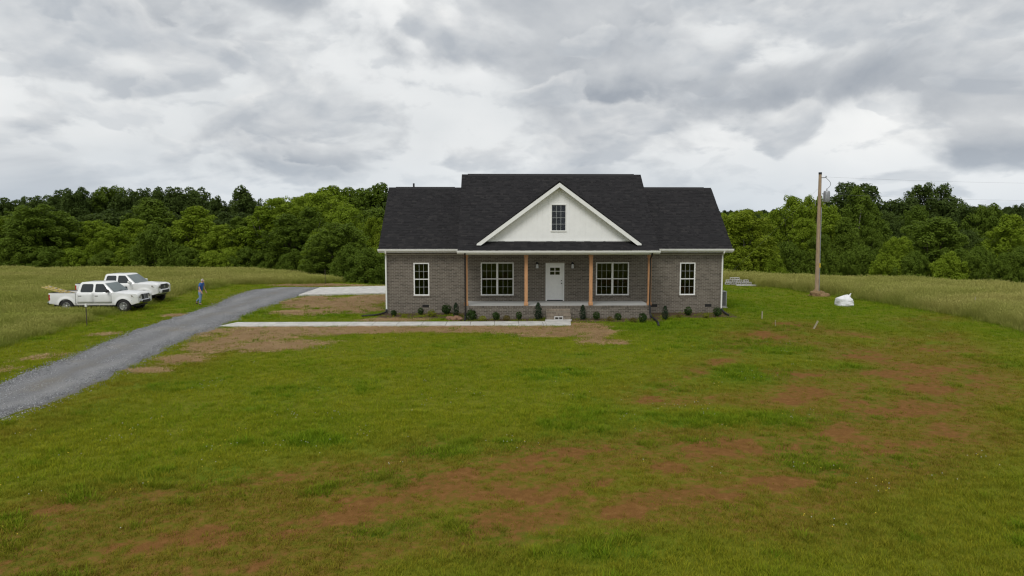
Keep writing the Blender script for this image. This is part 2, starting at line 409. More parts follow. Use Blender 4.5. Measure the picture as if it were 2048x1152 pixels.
DIRT = [(4.44,19.2,.48,.51),(3.42,13.72,.4,.39),(11.83,30.6,.71,1.15),(14.34,33.73,.74,1.04),(10.51,22.19,.49,.53),(9.63,22.37,.39,.46),(8.07,14.99,.62,.78),(8.09,15.74,.46,.39),(5.59,14.97,1.32,.64),(4.55,14.48,.64,.46),(1.99,14.54,.85,.46),(.98,13.92,.92,.43),(-.04,13.36,1.08,.39),(-.91,13.19,.68,.33),(-1.51,12.6,.74,.35),(-2.24,12.02,.79,.32),(-2.79,11.39,.67,.33),(-3.24,10.21,.26,.2),(-2.02,10.07,.24,.19),(-4.76,10.58,.85,.39),(-5.63,10.35,.61,.27),(-3.88,9.5,.42,.2),(.8,11.01,.28,.23),(.95,12.18,.81,.52),(1.83,12.65,.47,.3),(2.06,11.28,.42,.33),(14.3,22.74,1,.8),(12.94,22.14,.81,.61),(9.55,18.37,.95,.53),(8.97,19.51,.86,.47),(10.5,16.01,.59,.65),(10.41,17.73,.78,.49),(7.88,18.95,.83,.45),(4.1,12.11,.63,.33),(16.94,26.68,.8,.5),(13.39,25.19,.92,.59),(5.38,12.83,.57,.31),(13.08,20.04,.89,.63),(-3.13,10.82,.48,.22),(-.56,11.99,.53,.27),(-3.57,9.82,.43,.18)]
STRAW = [(-10.46,43.94,2.2,2.61),(-8.32,46,1.97,3.18),(-12.27,46.09,1.32,2.55),(-8.48,40.45,1.74,1.47),(-10.76,39.32,1.69,1.16),(-9.73,32.2,3.37,1.5),(-10.92,30.4,2.3,1.3),(-11.5,28.3,1.2,1.2),(-11.6,25.6,.9,1.0),(-6.68,32.6,3.64,1.05),(-2.13,32.7,4.58,1.0),(2.17,31.9,2.47,1.5),(4.12,32.29,1.17,2.23),(4.15,29.13,.63,1.04),(5.07,28.98,.42,.64),(-8.83,28.42,1.83,1.22),(-11.74,23.65,.68,.51),(-5.25,36.02,1.55,.59),(-16.9,25.84,1.2,1.21),(-16.3,23.17,.9,.81),(-17.8,38.75,.6,.9),(-17.3,30.92,.7,.72),(-14.6,58.05,4.96,1),(-10.97,58.47,2.5,1.02)]
LUSH = [(8.37,22.63,1.49,1.11),(8.26,33.87,2.21,1.75),(10.12,28,2.44,1.45),(4.69,17,1.37,.72),(4.82,15.35,.68,.44),(7.06,16.95,1.12,.63),(9.04,17.37,.9,.38),(6.54,14.6,.76,.47),(6.63,13.65,.71,.47),(-8.24,39.26,1.97,1.62),(-12.92,38.24,1.36,1.32),(-1.23,14.78,.76,.48),(-3.99,15.55,.68,.37),(-1.84,12.99,.76,.37),(.05,10.75,.64,.37),(1.53,10.02,.6,.32),(-1.86,10.79,.56,.33),(5.04,20.54,.75,.52),(11.88,22.96,1.01,.65),(13.31,32.9,1.67,.99),(14.68,42.54,.92,2.76),(-9.79,21.2,.91,.55),(1.89,22.38,.97,.62),(7.91,13.92,.62,.43)]
def blobs(L, x, y, soft=1.0):
    m = np.zeros(np.shape(x))
    for (a, b, ra, rb) in L:
        m = np.maximum(m, np.exp(-(((x-a)/(ra*soft))**2 + ((y-b)/(rb*soft))**2)*.8))
    return m
# wheel tracks worn into the turf: polylines (half width, points)
TRACKS = [(.85, [(-9, 9.2), (-5.6, 10.35), (-2.8, 11.4), (-.04, 13.3), (2, 14.4), (5.6, 15), (8.1, 15.4), (10.6, 17.2), (12.7, 19.6), (14.2, 22.2), (14.6, 25), (13.4, 28.5), (11.8, 30.8)]),
          (.75, [(-4.2, 9.3), (-2, 10.2), (.8, 11.1), (3.4, 12.1), (6, 13), (9, 14.4), (12.2, 17.4), (15, 21), (16.8, 25), (17, 29), (14.5, 33.5)]),
          (.55, [(4.4, 19.2), (7, 19), (9, 19.5), (9.7, 22.2), (10.6, 22.3), (13.2, 22.2)]),
          (.7, [(.6, 12.3), (3, 13.6), (5, 14.4), (8, 16), (10, 18.3), (11, 20.5)]),
          (.6, [(18.5, 27), (20, 31), (21, 35), (24, 36.5)]), (.6, [(5.0, 20.5), (8, 24.5), (10.5, 29.5), (14, 33.6)]), (.5, [(-7.5, 11.8), (-4.5, 13), (-1.5, 14.8)])]
def track_dist(x, y, pts):
    d = np.full(np.shape(x), 1e9)
    for (a, b), (c, e) in zip(pts[:-1], pts[1:]):
        vx, vy = c-a, e-b; t = np.clip(((x-a)*vx+(y-b)*vy)/(vx*vx+vy*vy), 0, 1); d = np.minimum(d, np.hypot(x-a-vx*t, y-b-vy*t))
    return d
def dry_mask(x, y):
    m = np.zeros(np.shape(x)); wob = (fbm(x/1.0, y/1.0, 3, 61)-.5)*.8
    warm = np.zeros(np.shape(x))
    for (w, pts) in TRACKS: warm = np.maximum(warm, np.exp(-(track_dist(x, y, pts)/(w*2.3))**2)); m = np.maximum(m, np.exp(-(np.maximum(0, track_dist(x, y, pts)+wob)/(w*.75))**2))
    dry_mask.warm = np.clip(warm*(.30+1.15*fbm(x/1.1, y/1.1, 3, 37)), 0, 1)
    return m*np.clip((.6*fbm(x/1.3, y/1.3, 3, 31)+.4*fbm(x/.4, y/.4, 2, 32))*2.6-.85, 0, 1)
def masks(x, y):
    n = fbm(x/.9, y/.9, 4, 21); n2 = fbm(x/3.5, y/3.5, 3, 41)
    nd = .55*fbm(x/.55, y/.55, 3, 23)+.45*fbm(x/.16, y/.16, 2, 24); dirt = blobs(DIRT, x, y, .95); dirt = np.clip(dirt*1.5*(nd*3.4-1.15), 0, 1)
    dry = np.clip(dry_mask(x, y)*.95 + blobs(DIRT, x, y, 1.8)*.55*(nd*2.0-.4) + .5*sstep(.52, .72, fbm(x/2.6, y/1.9, 4, 57))*np.clip(sstep(-4, 6, x)*sstep(34, 24, y) + sstep(17, 11, y), 0, 1), 0, 1)
    dirt = np.clip(dirt + .30*dry*sstep(.5, .7, nd), 0, 1)
    straw = np.clip(blobs(STRAW, x, y, 1.05)*1.4*(1.9*(.6*n+.4*nd)-.12), 0, 1)*np.where(x < -15.6, .62, 1.0)
    masks.warm = np.clip(dry_mask.warm + .8*blobs(DIRT, x, y, 2.6)*n2*1.5 + .75*np.exp(-(track_dist(x, y, [(-13, 12), (-11.4, 17), (-11.2, 22), (-10.5, 27)])/1.3)**2)*(.3+n) + .55*sstep(.5, .75, n2)*sstep(14, 10, y), 0, 1)
    # soil bed against the house
    bed = np.where((x > -6.4) & (x < 12.9) & (y > 36.6), 1.0, 0)
    bed = np.maximum(bed, np.where((x > -2.2) & (x < 8.6) & (y > 35.15) & (y < 36.6), 1.0, 0))*np.where(y < 39.2, 1, 0)
    bed = bed*np.clip(.15+1.5*n, 0, 1)
    dirt = np.maximum(dirt, bed*.62)
    masks.mulch = np.clip(bed*1.2, 0, 1)
    pole = np.exp(-(((x-22.6)/.8)**2 + ((y-48.5)/1.0)**2)); straw = np.maximum(straw*np.where(y < 31.3, .72, 1), pole)
    wheel = 0
    lush = np.clip(blobs(LUSH, x, y, 1.3)*1.3*(.4+n2), 0, 1)
    lush = np.maximum(lush, sstep(.56, .74, fbm(x/2.2, y/2.2, 3, 77))*.55)
    hx = np.interp(y, HAYR_Y, HAYR_X)
    hayr = sstep(-.25, 1.0, x - hx + (n-.5)*.8)
    dl = np.interp(y, [p[1] for p in DRIVE_L], [p[0] for p in DRIVE_L])
    verge = 3.4 + 1.4*(n2-.5) + .8*(n-.5) + np.where(y < 26, (26-y)*.12, 0)
    hayl = sstep(-.2, 1.2, (dl - verge) - x)*np.where(y < 58, 1, 0)
    hayl = np.maximum(hayl, sstep(-.3, 1.0, y - 59.0 - (n2-.5)*2)*np.where(x < -14.3, 1, 0))
    # short grass where the cars turn off the drive
    turn = np.exp(-(((x+18.6)/2.6)**2 + ((y-46)/6)**2)); hayl = hayl*(1-.8*sstep(.25, .6, turn))
    hay = np.maximum(hayr, hayl)
    hay = np.where(y > crest(x) - 1.0, np.maximum(hay, np.where((x < -14) | (x > 19), 1, 0)), hay)
    return dirt, straw, lush, hay, dry
def axis(dense0, dense1, step, lo, hi, grow=1.13):
    a = list(np.arange(dense0, dense1+1e-6, step)); s = step; v = dense1
    while v < hi: s = min(s*grow, 60); v += s; a.append(v)
    s = step; v = dense0; b = []
    while v > lo: s = min(s*grow, 60); v -= s; b.append(v)
    return np.array(b[::-1] + a)
gx = axis(-30, 32, .22, -1600, 1600); gy = axis(7, 66, .22, -300, 2600)
GX, GY = np.meshgrid(gx, gy); X = GX.ravel(); Yv = GY.ravel(); Zv = terrain(X, Yv)
di, stw, lu, ha, dr = masks(X, Yv); mul = masks.mulch; wrm = masks.warm
nx, ny = len(gx), len(gy); I = np.arange(nx*ny).reshape(ny, nx)
Q = np.stack([I[:-1, :-1], I[:-1, 1:], I[1:, 1:], I[1:, :-1]], -1).reshape(-1, 4)
gnd = link('ground', mesh_np('ground', np.stack([X, Yv, Zv], 1), Q, {'dirt': np.maximum(np.maximum(di, dr*.68), wrm*.50), 'straw': stw, 'lush': lu, 'hay': ha, 'mulch': mul}, True), M['ground'])
tag(gnd, 'lawn, hay field and wooded slopes around the house', None, None, 'structure')
# gravel drive: a crowned sheet with ragged edges
ys = np.concatenate([np.arange(-30, 5, 1.5), np.arange(5, 56.1, .18)]); ns = 30
L = np.interp(ys, [p[1] for p in DRIVE_L], [p[0] for p in DRIVE_L]); R_ = np.interp(ys, [p[1] for p in DRIVE_R], [p[0] for p in DRIVE_R])
R_ = np.where(ys > 48.8, -13.83, R_)
L = L + (fbm(ys/1.3, ys*0+2, 4, 51)-.5)*1.1; R_ = R_ + np.where(ys > 48.6, 0, (fbm(ys/1.3, ys*0+7, 4, 52)-.5)*.9)
sx = np.linspace(0, 1, ns)
DX = L[:, None]*(1-sx) + R_[:, None]*sx; DY = np.repeat(ys[:, None], ns, 1)
DZ = terrain(DX, DY) + .035 + .03*(1-(2*sx-1)**2)[None, :] + (fbm(DX/.5, DY/.5, 2, 5)-.5)*.03
edge = np.zeros(ns); edge[[0, -1]] = -.07; DZ = DZ + edge[None, :]
I = np.arange(len(ys)*ns).reshape(len(ys), ns)
Q = np.stack([I[:-1, :-1], I[:-1, 1:], I[1:, 1:], I[1:, :-1]], -1).reshape(-1, 4)
tag(link('gravel_drive', mesh_np('gravel_drive', np.stack([DX.ravel(), DY.ravel(), DZ.ravel()], 1), Q, {'tread': np.clip((np.exp(-((sx-.27)/.10)**2)+np.exp(-((sx-.73)/.10)**2))[None, :]*(fbm(DX/.8, DY/2.5, 3, 33)*2-.35), 0, 1).ravel(), 'crown': np.clip((np.exp(-((sx-.5)/.10)**2)+np.exp(-(sx/.05)**2)+np.exp(-((1-sx)/.05)**2))[None, :]*(fbm(DX/.7, DY/1.5, 3, 35)*2.2-.5), 0, 1).ravel()}, True), M['gravel']),
    'grey gravel drive running up beside the house', None, None, 'structure')
# concrete parking apron behind the house: panels with open joints
ap = tag(empty('concrete_apron', (-9, 52, 0)), 'pale concrete apron between gravel drive and house', None, None, 'structure')
def apz(x): return .06
def panel_mesh(name, corners, top, thick=.12):
    mb = MB(); c = corners
    inset = .012
    mb.add([(x, y, top-thick) for x, y in c] + [(x, y, top-inset) for x, y in c], [(3,2,1,0),(0,1,5,4),(1,2,6,5),(2,3,7,6),(3,0,4,7)])
    cx = sum(p[0] for p in c)/4; cy = sum(p[1] for p in c)/4
    t = [(x+(cx-x)/max(abs(cx-x)+abs(cy-y), .1)*inset, y+(cy-y)/max(abs(cx-x)+abs(cy-y), .1)*inset, top) for x, y in c]
    b = len(mb.v); mb.v.extend([(x, y, top-inset) for x, y in c] + t)
    for f in [(0,1,5,4),(1,2,6,5),(2,3,7,6),(3,0,4,7),(4,5,6,7)]: mb.f.append(tuple(i+b for i in f)); mb.sm.append(False); mb.mi.append(0)
    return mb
axs = [-13.8, -10.6, -7.4, -4.2, -1.0]
for i in range(4):
    a, b = axs[i], axs[i+1]
    y0 = lambda x: 48.9 + (x+13.8)*.22; y1 = lambda x: 54.8 + (x+13.8)*.26
    for j in range(2):
        m0 = lambda x, f: y0(x)+(y1(x)-y0(x))*f
        f0, f1 = (0, .497) if j == 0 else (.503, 1)
        o = panel_mesh('slab', [(a+.012, m0(a, f0)), (b-.012, m0(b, f0)), (b-.012, m0(b, f1)), (a+.012, m0(a, f1))], .09, .25).build('slab', M['concrete'], ap)
        o.location = (9, -52, 0)
# front walk
wk = tag(empty('front_walk', (-4, 34.3, 0)), 'narrow pale concrete walk in front of the porch', None, None, 'structure')
wx = [-13.25] + list(np.arange(-12.0, 2.4, 1.19)) + [2.42, 3.72]
for i in range(len(wx)-1):
    a, b = wx[i], wx[i+1]
    c = [(a+.008, 33.68), (b-.008, 33.68), (b-.008, 34.95), (a+.008, 34.95)]
    if i == 0: c[3] = (-12.95, 34.95); c[0] = (-13.3, 33.68)
    if i == len(wx)-2: c = [(a+.008, 33.68), (b-.1, 33.68), (b, 34.95), (a+.008, 34.95)]
    o = panel_mesh('slab', c, .06, .18).build('slab', M['concrete'], wk); o.location = (4, -34.3, 0)
o = panel_mesh('slab', [(2.45, 34.966), (3.73, 34.966), (3.88, 35.62), (2.5, 35.62)], .06, .18).build('slab', M['concrete'], wk); o.location = (4, -34.3, 0)

# ---------------------------------------------------------------- the house
HX0, HX1, HY0, HY1, HC = -6.15, 12.65, 38.8, 46.4, 3.25
FLOOR = .68; EAVE = 3.58
house = tag(empty('brick_house', (HC, 38.8, 0)), 'single-storey brick house with black shingle roof, white front gable and covered porch', 'house')
def H(o):
    o.parent = house; o.matrix_parent_inverse = Matrix.Translation((-HC, -38.8, 0)); return o
class Bricks:
    def __init__(s): s.rows = []
    def brick(s, O, u, n, u0, u1, w0, w1, proud=0.008, depth=.03):
        s.rows.append((*O, *u, *n, u0, u1, w0, w1, proud + random.uniform(-.0025, .0025), depth, random.random()))
    def wall(s, O, u, n, length, z0, z1, openings=(), ph=.083, pl=.256, mort=.0135, soldier=False, phase=0.0):
        nrow = int(round((z1-z0)/ph))
        ztop = z1
        if soldier:
            k = 0; a = 0.0
            while a < length-.03:
                b = min(a+.08, length); s.brick(O, u, n, a+.004, b-.006, z1-.235, z1-.006, .012); a += .08
            nrow = int((z1-.24-z0)/ph)
        for r in range(nrow):
            w0 = z0 + r*ph; w1 = w0+ph
            iv = [(0.0, length)]
            for (a, b, c, d) in openings:
                if w1-.02 > c and w0+.02 < d:
                    nv = []
                    for (p, q) in iv:
                        if b <= p or a >= q: nv.append((p, q))
                        else:
                            if a > p: nv.append((p, a))
                            if b < q: nv.append((b, q))
                    iv = nv
            off = (pl/2 if r % 2 else 0) + phase
            for (p, q) in iv:
                k = math.floor((p-off)/pl)
                while True:
                    a = max(p, off+k*pl); b = min(q, off+(k+1)*pl); k += 1
                    if off+(k-1)*pl >= q: break
                    if b-a > .035: s.brick(O, u, n, a+mort/2, b-mort/2, w0+mort/2, w1-mort/2)
    def build(s, name, parent):
        A = np.array(s.rows); n = len(A)
        O, u, nn = A[:, 0:3], A[:, 3:6], A[:, 6:9]; up = np.array([0, 0, 1.])
        V = np.zeros((n, 8, 3)); k = 0
        for dd in (0, 1):
            for (cu, cw) in ((0, 0), (1, 0), (1, 1), (0, 1)):
                uu = A[:, 9+cu]; ww = A[:, 11+cw]; off = np.where(dd == 0, A[:, 13], A[:, 13]-A[:, 14])
                shrink = 0.0
                V[:, k] = O + u*uu[:, None] + up*ww[:, None] + nn*off[:, None]; k += 1
        base = (np.arange(n)*8)[:, None, None]
        F = np.array([(0,1,2,3),(1,0,4,5),(2,1,5,6),(3,2,6,7),(0,3,7,4)])[None] + base
        # darker flashed bricks come in small runs
        val = np.clip(A[:, 15]*.75 + .25*vnoise(A[:, 9]*1.5+A[:, 0], A[:, 11]*9, 3), 0, 1)
        me = mesh_np(name, V.reshape(-1, 3), F.reshape(-1, 4), {'val': np.repeat(val, 8)})
        o = link(name, me, M['brick'], parent); o['kind'] = 'stuff'
        return o
# openings in the front wall: x0, x1, z0, z1
W_OPEN = [(-4.59, -3.73, 1.00, 2.81), (-.87, .95, 1.00, 2.83), (5.54, 7.38, 1.00, 2.83), (10.23, 11.15, 1.00, 2.81)]
W_OPEN[3] = (10.24, 11.10, 1.00, 2.81)
D_OPEN = (2.73, 3.77, FLOOR, 2.78)
VENTS = [(-4.13, -3.75, .32, .49), (8.62, 9.0, .32, .49), (11.68, 12.06, .32, .49)]
WTOP = 3.55
def wall_core(mb, x0, x1, z0, z1, y0, y1, ops):
    xs = sorted(set([x0, x1] + [o[0] for o in ops] + [o[1] for o in ops]))
    for a, b in zip(xs[:-1], xs[1:]):
        zs = [(z0, z1)]
        for o in ops:
            if o[0] < b-1e-6 and o[1] > a+1e-6:
                nz = []
                for (p, q) in zs:
                    if o[2] > p: nz.append((p, min(q, o[2])))
                    if o[3] < q: nz.append((max(p, o[3]), q))
                zs = nz
        for (p, q) in zs: mb.box(a, b, y0, y1, p, q)
core = MB(); wall_core(core, HX0, HX1, -.3, WTOP, HY0, HY0+.25, W_OPEN+[D_OPEN])
core.box(HX0, HX0+.25, HY0+.25, HY1, -.3, WTOP); core.box(HX1-.25, HX1, HY0+.25, HY1, -.3, WTOP); core.box(HX0+.25, HX1-.25, HY1-.25, HY1, -.3, WTOP)
wall = H(core.build('wall', M['mortar']))
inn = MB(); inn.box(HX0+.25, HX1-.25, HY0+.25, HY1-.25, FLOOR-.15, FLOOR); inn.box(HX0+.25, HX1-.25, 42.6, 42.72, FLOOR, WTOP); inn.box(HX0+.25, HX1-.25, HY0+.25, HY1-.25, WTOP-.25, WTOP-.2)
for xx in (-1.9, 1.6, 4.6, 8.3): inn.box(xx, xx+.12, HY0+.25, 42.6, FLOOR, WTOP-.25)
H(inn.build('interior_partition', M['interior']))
def oo(L): return [(a-HX0, b-HX0, c, d) for a, b, c, d in L]
bk = Bricks()
bk.wall((HX0, HY0, 0), (1,0,0), (0,-1,0), HX1-HX0, -.08, WTOP, oo(W_OPEN+[D_OPEN]+VENTS), soldier=True)
bk.wall((HX0, HY1, 0), (0,-1,0), (-1,0,0), HY1-HY0, -.08, WTOP, [], soldier=True)
bk.wall((HX1, HY0, 0), (0,1,0), (1,0,0), HY1-HY0, -.08, WTOP, [], soldier=True)
bk.wall((HX1, HY1, 0), (-1,0,0), (0,1,0), HX1-HX0, -.08, WTOP, [], soldier=True)
for (a, b, c, d) in W_OPEN:                       # rowlock sills
    x = a-.06
    while x < b+.05:
        bk.brick((0, HY0, 0), (1,0,0), (0,-1,0), x+.004, x+.076, c-.105, c-.008, .035, .06); x += .08
bk.build('bricks', wall)
# gable end walls of the wings (white siding above the brick, seen only from the side)
for s_, xx in ((-1, HX0), (1, HX1)):
    mb = MB(); mb.prism([(HY0, WTOP), (HY1, WTOP), (42.6, 6.95)], xx-.08, xx+.08, 'x'); H(mb.build('end_gable', M['white_siding']))
for v in VENTS:
    vr = MB(); vr.box(v[0], v[1], HY0-.006, HY0+.02, v[2], v[3])
    k = v[2]+.02
    while k < v[3]-.01: vr.box(v[0]+.015, v[1]-.015, HY0-.014, HY0-.006, k, k+.012); k += .028
    H(vr.build('foundation_vent', M['dark_vent']))
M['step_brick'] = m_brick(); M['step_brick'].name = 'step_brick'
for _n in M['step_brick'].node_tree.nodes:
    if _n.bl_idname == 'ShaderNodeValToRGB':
        for _e in _n.color_ramp.elements: _e.color = (min(1, _e.color[0]*1.42), min(1, _e.color[1]*1.36), min(1, _e.color[2]*1.28), 1)   # house brick lightened: skylight on the treads put into the step colour
# porch
PX0, PX1, PY0 = -1.6, 8.1, 36.4
pw = MB(); pw.box(PX0, PX1, PY0, HY0-.012, -.3, FLOOR-.11)
porch_wall = H(pw.build('porch_wall', M['mortar']))
ps = MB(); ps.cbox(PX0-.015, PX1+.015, PY0-.012+.09, HY0-.014, FLOOR-.105, FLOOR, .006)
H(ps.build('porch_slab', M['porch_concrete']))
pb = Bricks()
pb.wall((PX0, PY0, 0), (1,0,0), (0,-1,0), PX1-PX0, -.08, FLOOR-.11, [])
pb.wall((PX0, HY0, 0), (0,-1,0), (-1,0,0), HY0-PY0, -.08, FLOOR-.11, [])
pb.wall((PX1, PY0, 0), (0,1,0), (1,0,0), HY0-PY0, -.08, FLOOR-.11, [])
x = PX0-.01
while x < PX1-.05:
    pb.brick((0, PY0, 0), (1,0,0), (0,-1,0), x+.005, x+.075, FLOOR-.105, FLOOR-.004, .015, .10); x += .0812
pb.build('bricks', porch_wall)
st = MB(); SX0, SX1 = 2.58, 3.82
st.box(SX0, SX1, 36.0, PY0-.02, -.2, .51); st.box(SX0, SX1, 35.62, 35.995, -.2, .31)
steps = H(st.build('porch_steps', M['mortar']))
sb = Bricks()
for (yf, zt, dep) in ((36.0, .51, .38), (35.62, .31, .38)):
    sb.wall((SX0, yf, 0), (1,0,0), (0,-1,0), SX1-SX0, -.02 if zt < .4 else .31, zt-.09, [])
    x = SX0
    while x < SX1-.04:
        sb.brick((0, yf, 0), (1,0,0), (0,-1,0), x+.005, x+.075, zt-.085, zt+.012, .022, .40); x += .0827
    sb.wall((SX1, yf, 0), (0,1,0), (1,0,0), .3, -.02, zt-.09, [])
    sb.wall((SX0, yf+.3, 0), (0,-1,0), (-1,0,0), .3, -.02, zt-.09, [])
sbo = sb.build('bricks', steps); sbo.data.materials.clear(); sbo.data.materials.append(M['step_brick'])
for px_ in (-1.59, 1.55, 4.95, 8.04):
    p = MB(); p.cbox(px_-.085, px_+.085, 36.47, 36.64, FLOOR+.002, 3.34, .008)
    po = H(p.build('porch_post', M['cedar']))
    for (za, zb) in ((FLOOR+.003, FLOOR+.17), (3.19, 3.338)):
        q = MB(); q.cbox(px_-.108, px_+.108, 36.447, 36.663, za, zb, .008); q.build('post_collar', M['cedar'], po)
bm_ = MB(); bm_.box(-1.62, 8.12, 36.44, 36.68, 3.34, 3.52); H(bm_.build('porch_beam', M['white_trim']))
ce = MB(); ce.box(-1.95, 8.35, 36.06, HY0-.05, 3.53, 3.56); H(ce.build('porch_ceiling', M['soffit']))
# roofs: deck prisms plus courses of shingle tabs
RS = .833
class Shingles:
    def __init__(s): s.A = []
    def plane(s, O, u, v, n, rng_fn, vlen, expo=.143):
        """O origin, u along the eave, v up the slope, n normal; rng_fn(v)->(u0,u1)"""
        k = 0
        while k*expo < vlen-.02:
            v0 = k*expo; v1 = min(v0+expo*1.15, vlen); a, e = rng_fn(v0); a0 = a
            x = a - random.uniform(0, .3)
            while x < e:
                w = random.choice((.11, .15, .2, .26, .33)); b = min(x+w, e); aa = max(x, a0)
                if b-aa > .02:
                    t = random.choice((.006, .007, .015))
                    s.A.append((*(O + u*aa + v*v0), *(O + u*b + v*v0), *(O + u*b + v*v1), *(O + u*aa + v*v1), *n, t, random.random()))
                x += w
            k += 1
    def build(s, name, parent):
        A = np.array(s.A); n = len(A); nn = A[:, 12:15]; t = A[:, 15:16]
        V = np.zeros((n, 6, 3))
        V[:, 0] = A[:, 0:3]+nn*t; V[:, 1] = A[:, 3:6]+nn*t; V[:, 2] = A[:, 6:9]+nn*.003; V[:, 3] = A[:, 9:12]+nn*.003
        V[:, 4] = A[:, 0:3]-nn*.004; V[:, 5] = A[:, 3:6]-nn*.004
        F = np.array([(0,1,2,3),(4,5,1,0)])[None] + (np.arange(n)*6)[:, None, None]
        val = np.clip(A[:, 16]*.8 + np.where(A[:, 15] > .01, .0, .2), 0, 1)
        o = link(name, mesh_np(name, V.reshape(-1, 3), F.reshape(-1, 4), {'val': np.repeat(val, 6)}), M['shingle'], parent); o['kind'] = 'stuff'; return o
def roof(name, x0, x1, yf, zf, yr, zr, yb, skip=None):
    th = .16
    zb = zr-(yb-yr)*(zr-zf)/(yr-yf)
    mb = MB(); mb.prism([(yf, zf-.012), (yr, zr-.012), (yb, zb-.012), (yb, zb-th), (yr, zr-th), (yf, zf-th)], x0, x1, 'x')
    r = H(mb.build(name, M['roof_deck']))
    sh = Shingles(); sl_ = math.hypot(yr-yf, zr-zf); v = Vector((0, yr-yf, zr-zf)).normalized(); nrm = Vector((0, -v.z, v.y))
    if skip is None: segs = [(x0, x1)]
    else: segs = skip
    for a, b in segs: sh.plane(Vector((0, yf-.03, zf-.01)), Vector((1, 0, 0)), v, nrm, lambda q, a=a, b=b: (a, b), sl_+.03)
    v2 = Vector((0, yr-yb, zr-zb)).normalized(); n2 = Vector((0, v2.z, -v2.y))
    sh.plane(Vector((0, yb+.03, zb-.01)), Vector((1, 0, 0)), v2, n2, lambda q: (x0, x1), math.hypot(yr-yb, zr-zb)+.03)
    sh.build('shingles', r)
    return r
WR0, WR1 = -6.45, 13.05; WRY, WRZ = 42.65, 7.15
wroof = roof('wing_roof', WR0, -1.9, 38.4, EAVE, WRY, WRZ, 46.8)
wroof2 = roof('wing_roof', 8.3, WR1, 38.4, EAVE, WRY, WRZ, 46.8)
MRY, MRZ, MX0, MX1 = 41.1, 7.82, -2.0, 8.42
mroof = roof('main_roof', MX0, MX1, 36.0, EAVE-.005, MRY, MRZ, 46.9)
for (r, a, b, yr, zr) in ((wroof, WR0+.4, -2.5, WRY, WRZ), (wroof2, 8.6, WR1-.45, WRY, WRZ), (mroof, MX0+.35, MX1-.4, MRY, MRZ)):
    rv = MB(); rv.prism([(yr-.17, zr-.11), (yr, zr+.045), (yr+.17, zr-.11), (yr+.15, zr-.13), (yr, zr+.0), (yr-.15, zr-.13)], a, b, 'x'); rv.build('ridge_vent', M['roof_deck'], r)
vp = MB(); vp.tube([(-5.0, 42.9, 6.8), (-5.0, 42.9, 7.42)], .055, 10); vp.tube([(-5.0, 42.9, 6.9), (-5.0, 42.9, 7.0)], [.14, .06], 10); vp.build('vent_pipe', M['black_metal'], wroof)
# side walls of the raised centre, above the wing roofs
for xx in (MX0+.22, MX1-.38):
    mb = MB(); mb.prism([(36.5, 3.56), (46.3, 3.3), (41.1, 7.66)], xx, xx+.15, 'x'); H(mb.build('side_gable', M['white_siding']))
# front gable
GPK, GS, GW, GY0, GYW = 7.14, .747, 4.27, 36.2, 36.55
groof = None
for sgn in (-1, 1):
    ex, ez = HC+sgn*GW, GPK-GS*GW
    mb = MB()
    def back(z): return 36.0+(z-EAVE)/RS + .25
    top = [(HC, GPK), (ex, ez)]
    th = .075
    V = []
    for (x, z) in top: V += [(x, GY0, z-.01), (x, back(z), z-.01), (x, GY0, z-th-.01), (x, back(z), z-th-.01)]
    mb.add(V, [(0,1,5,4),(2,6,7,3),(0,4,6,2),(1,3,7,5),(0,2,3,1),(4,5,7,6)])
    g = H(mb.build('gable_roof', M['roof_deck']))
    sh = Shingles(); v = Vector((HC-ex, 0, GPK-ez)).normalized(); nrm = Vector((sgn*abs(v.z), 0, abs(v.x)))
    sh.plane(Vector((ex, 0, ez-.01)), Vector((0, 1, 0)), v, nrm, lambda q, ez=ez, v=v: (GY0-.03, back(ez+v.z*q)), math.hypot(GW, GPK-ez))
    sh.build('shingles', g)
    # white rake board and soffit
    rb = MB(); w = .235
    rb.prism([(HC, GPK-th-.012), (ex, ez-th-.012+.055), (ex-sgn*.0, ez-th-.03), (ex-sgn*.22, ez-th-.03), (HC, GPK-th-w)] if sgn < 0 else
             [(HC, GPK-th-.012), (HC, GPK-th-w), (ex-.22, ez-th-.03), (ex, ez-th-.03), (ex, ez-th-.012+.055)], GY0-.012, GY0+.03)
    rb.build('rake_board', M['white_trim'], g)
    so = MB(); so.prism([(HC, GPK-th-.03), (ex+sgn*-.1, ez-th-.03+.09), (ex+sgn*-.16, ez-th-.03+.09), (HC, GPK-th-.07)], GY0+.03, GYW+.05); so.build('rake_soffit', M['soffit'], g)
gw = MB(); zb_ = 3.98
def rl(x, d=.22): return GPK-d-GS*abs(x-HC)
gw.prism([(HC-3.9, zb_), (HC+3.9, zb_), (HC+3.9, rl(HC+3.9)), (HC, rl(HC)), (HC-3.9, rl(HC-3.9))], GYW+.02, GYW+.10)
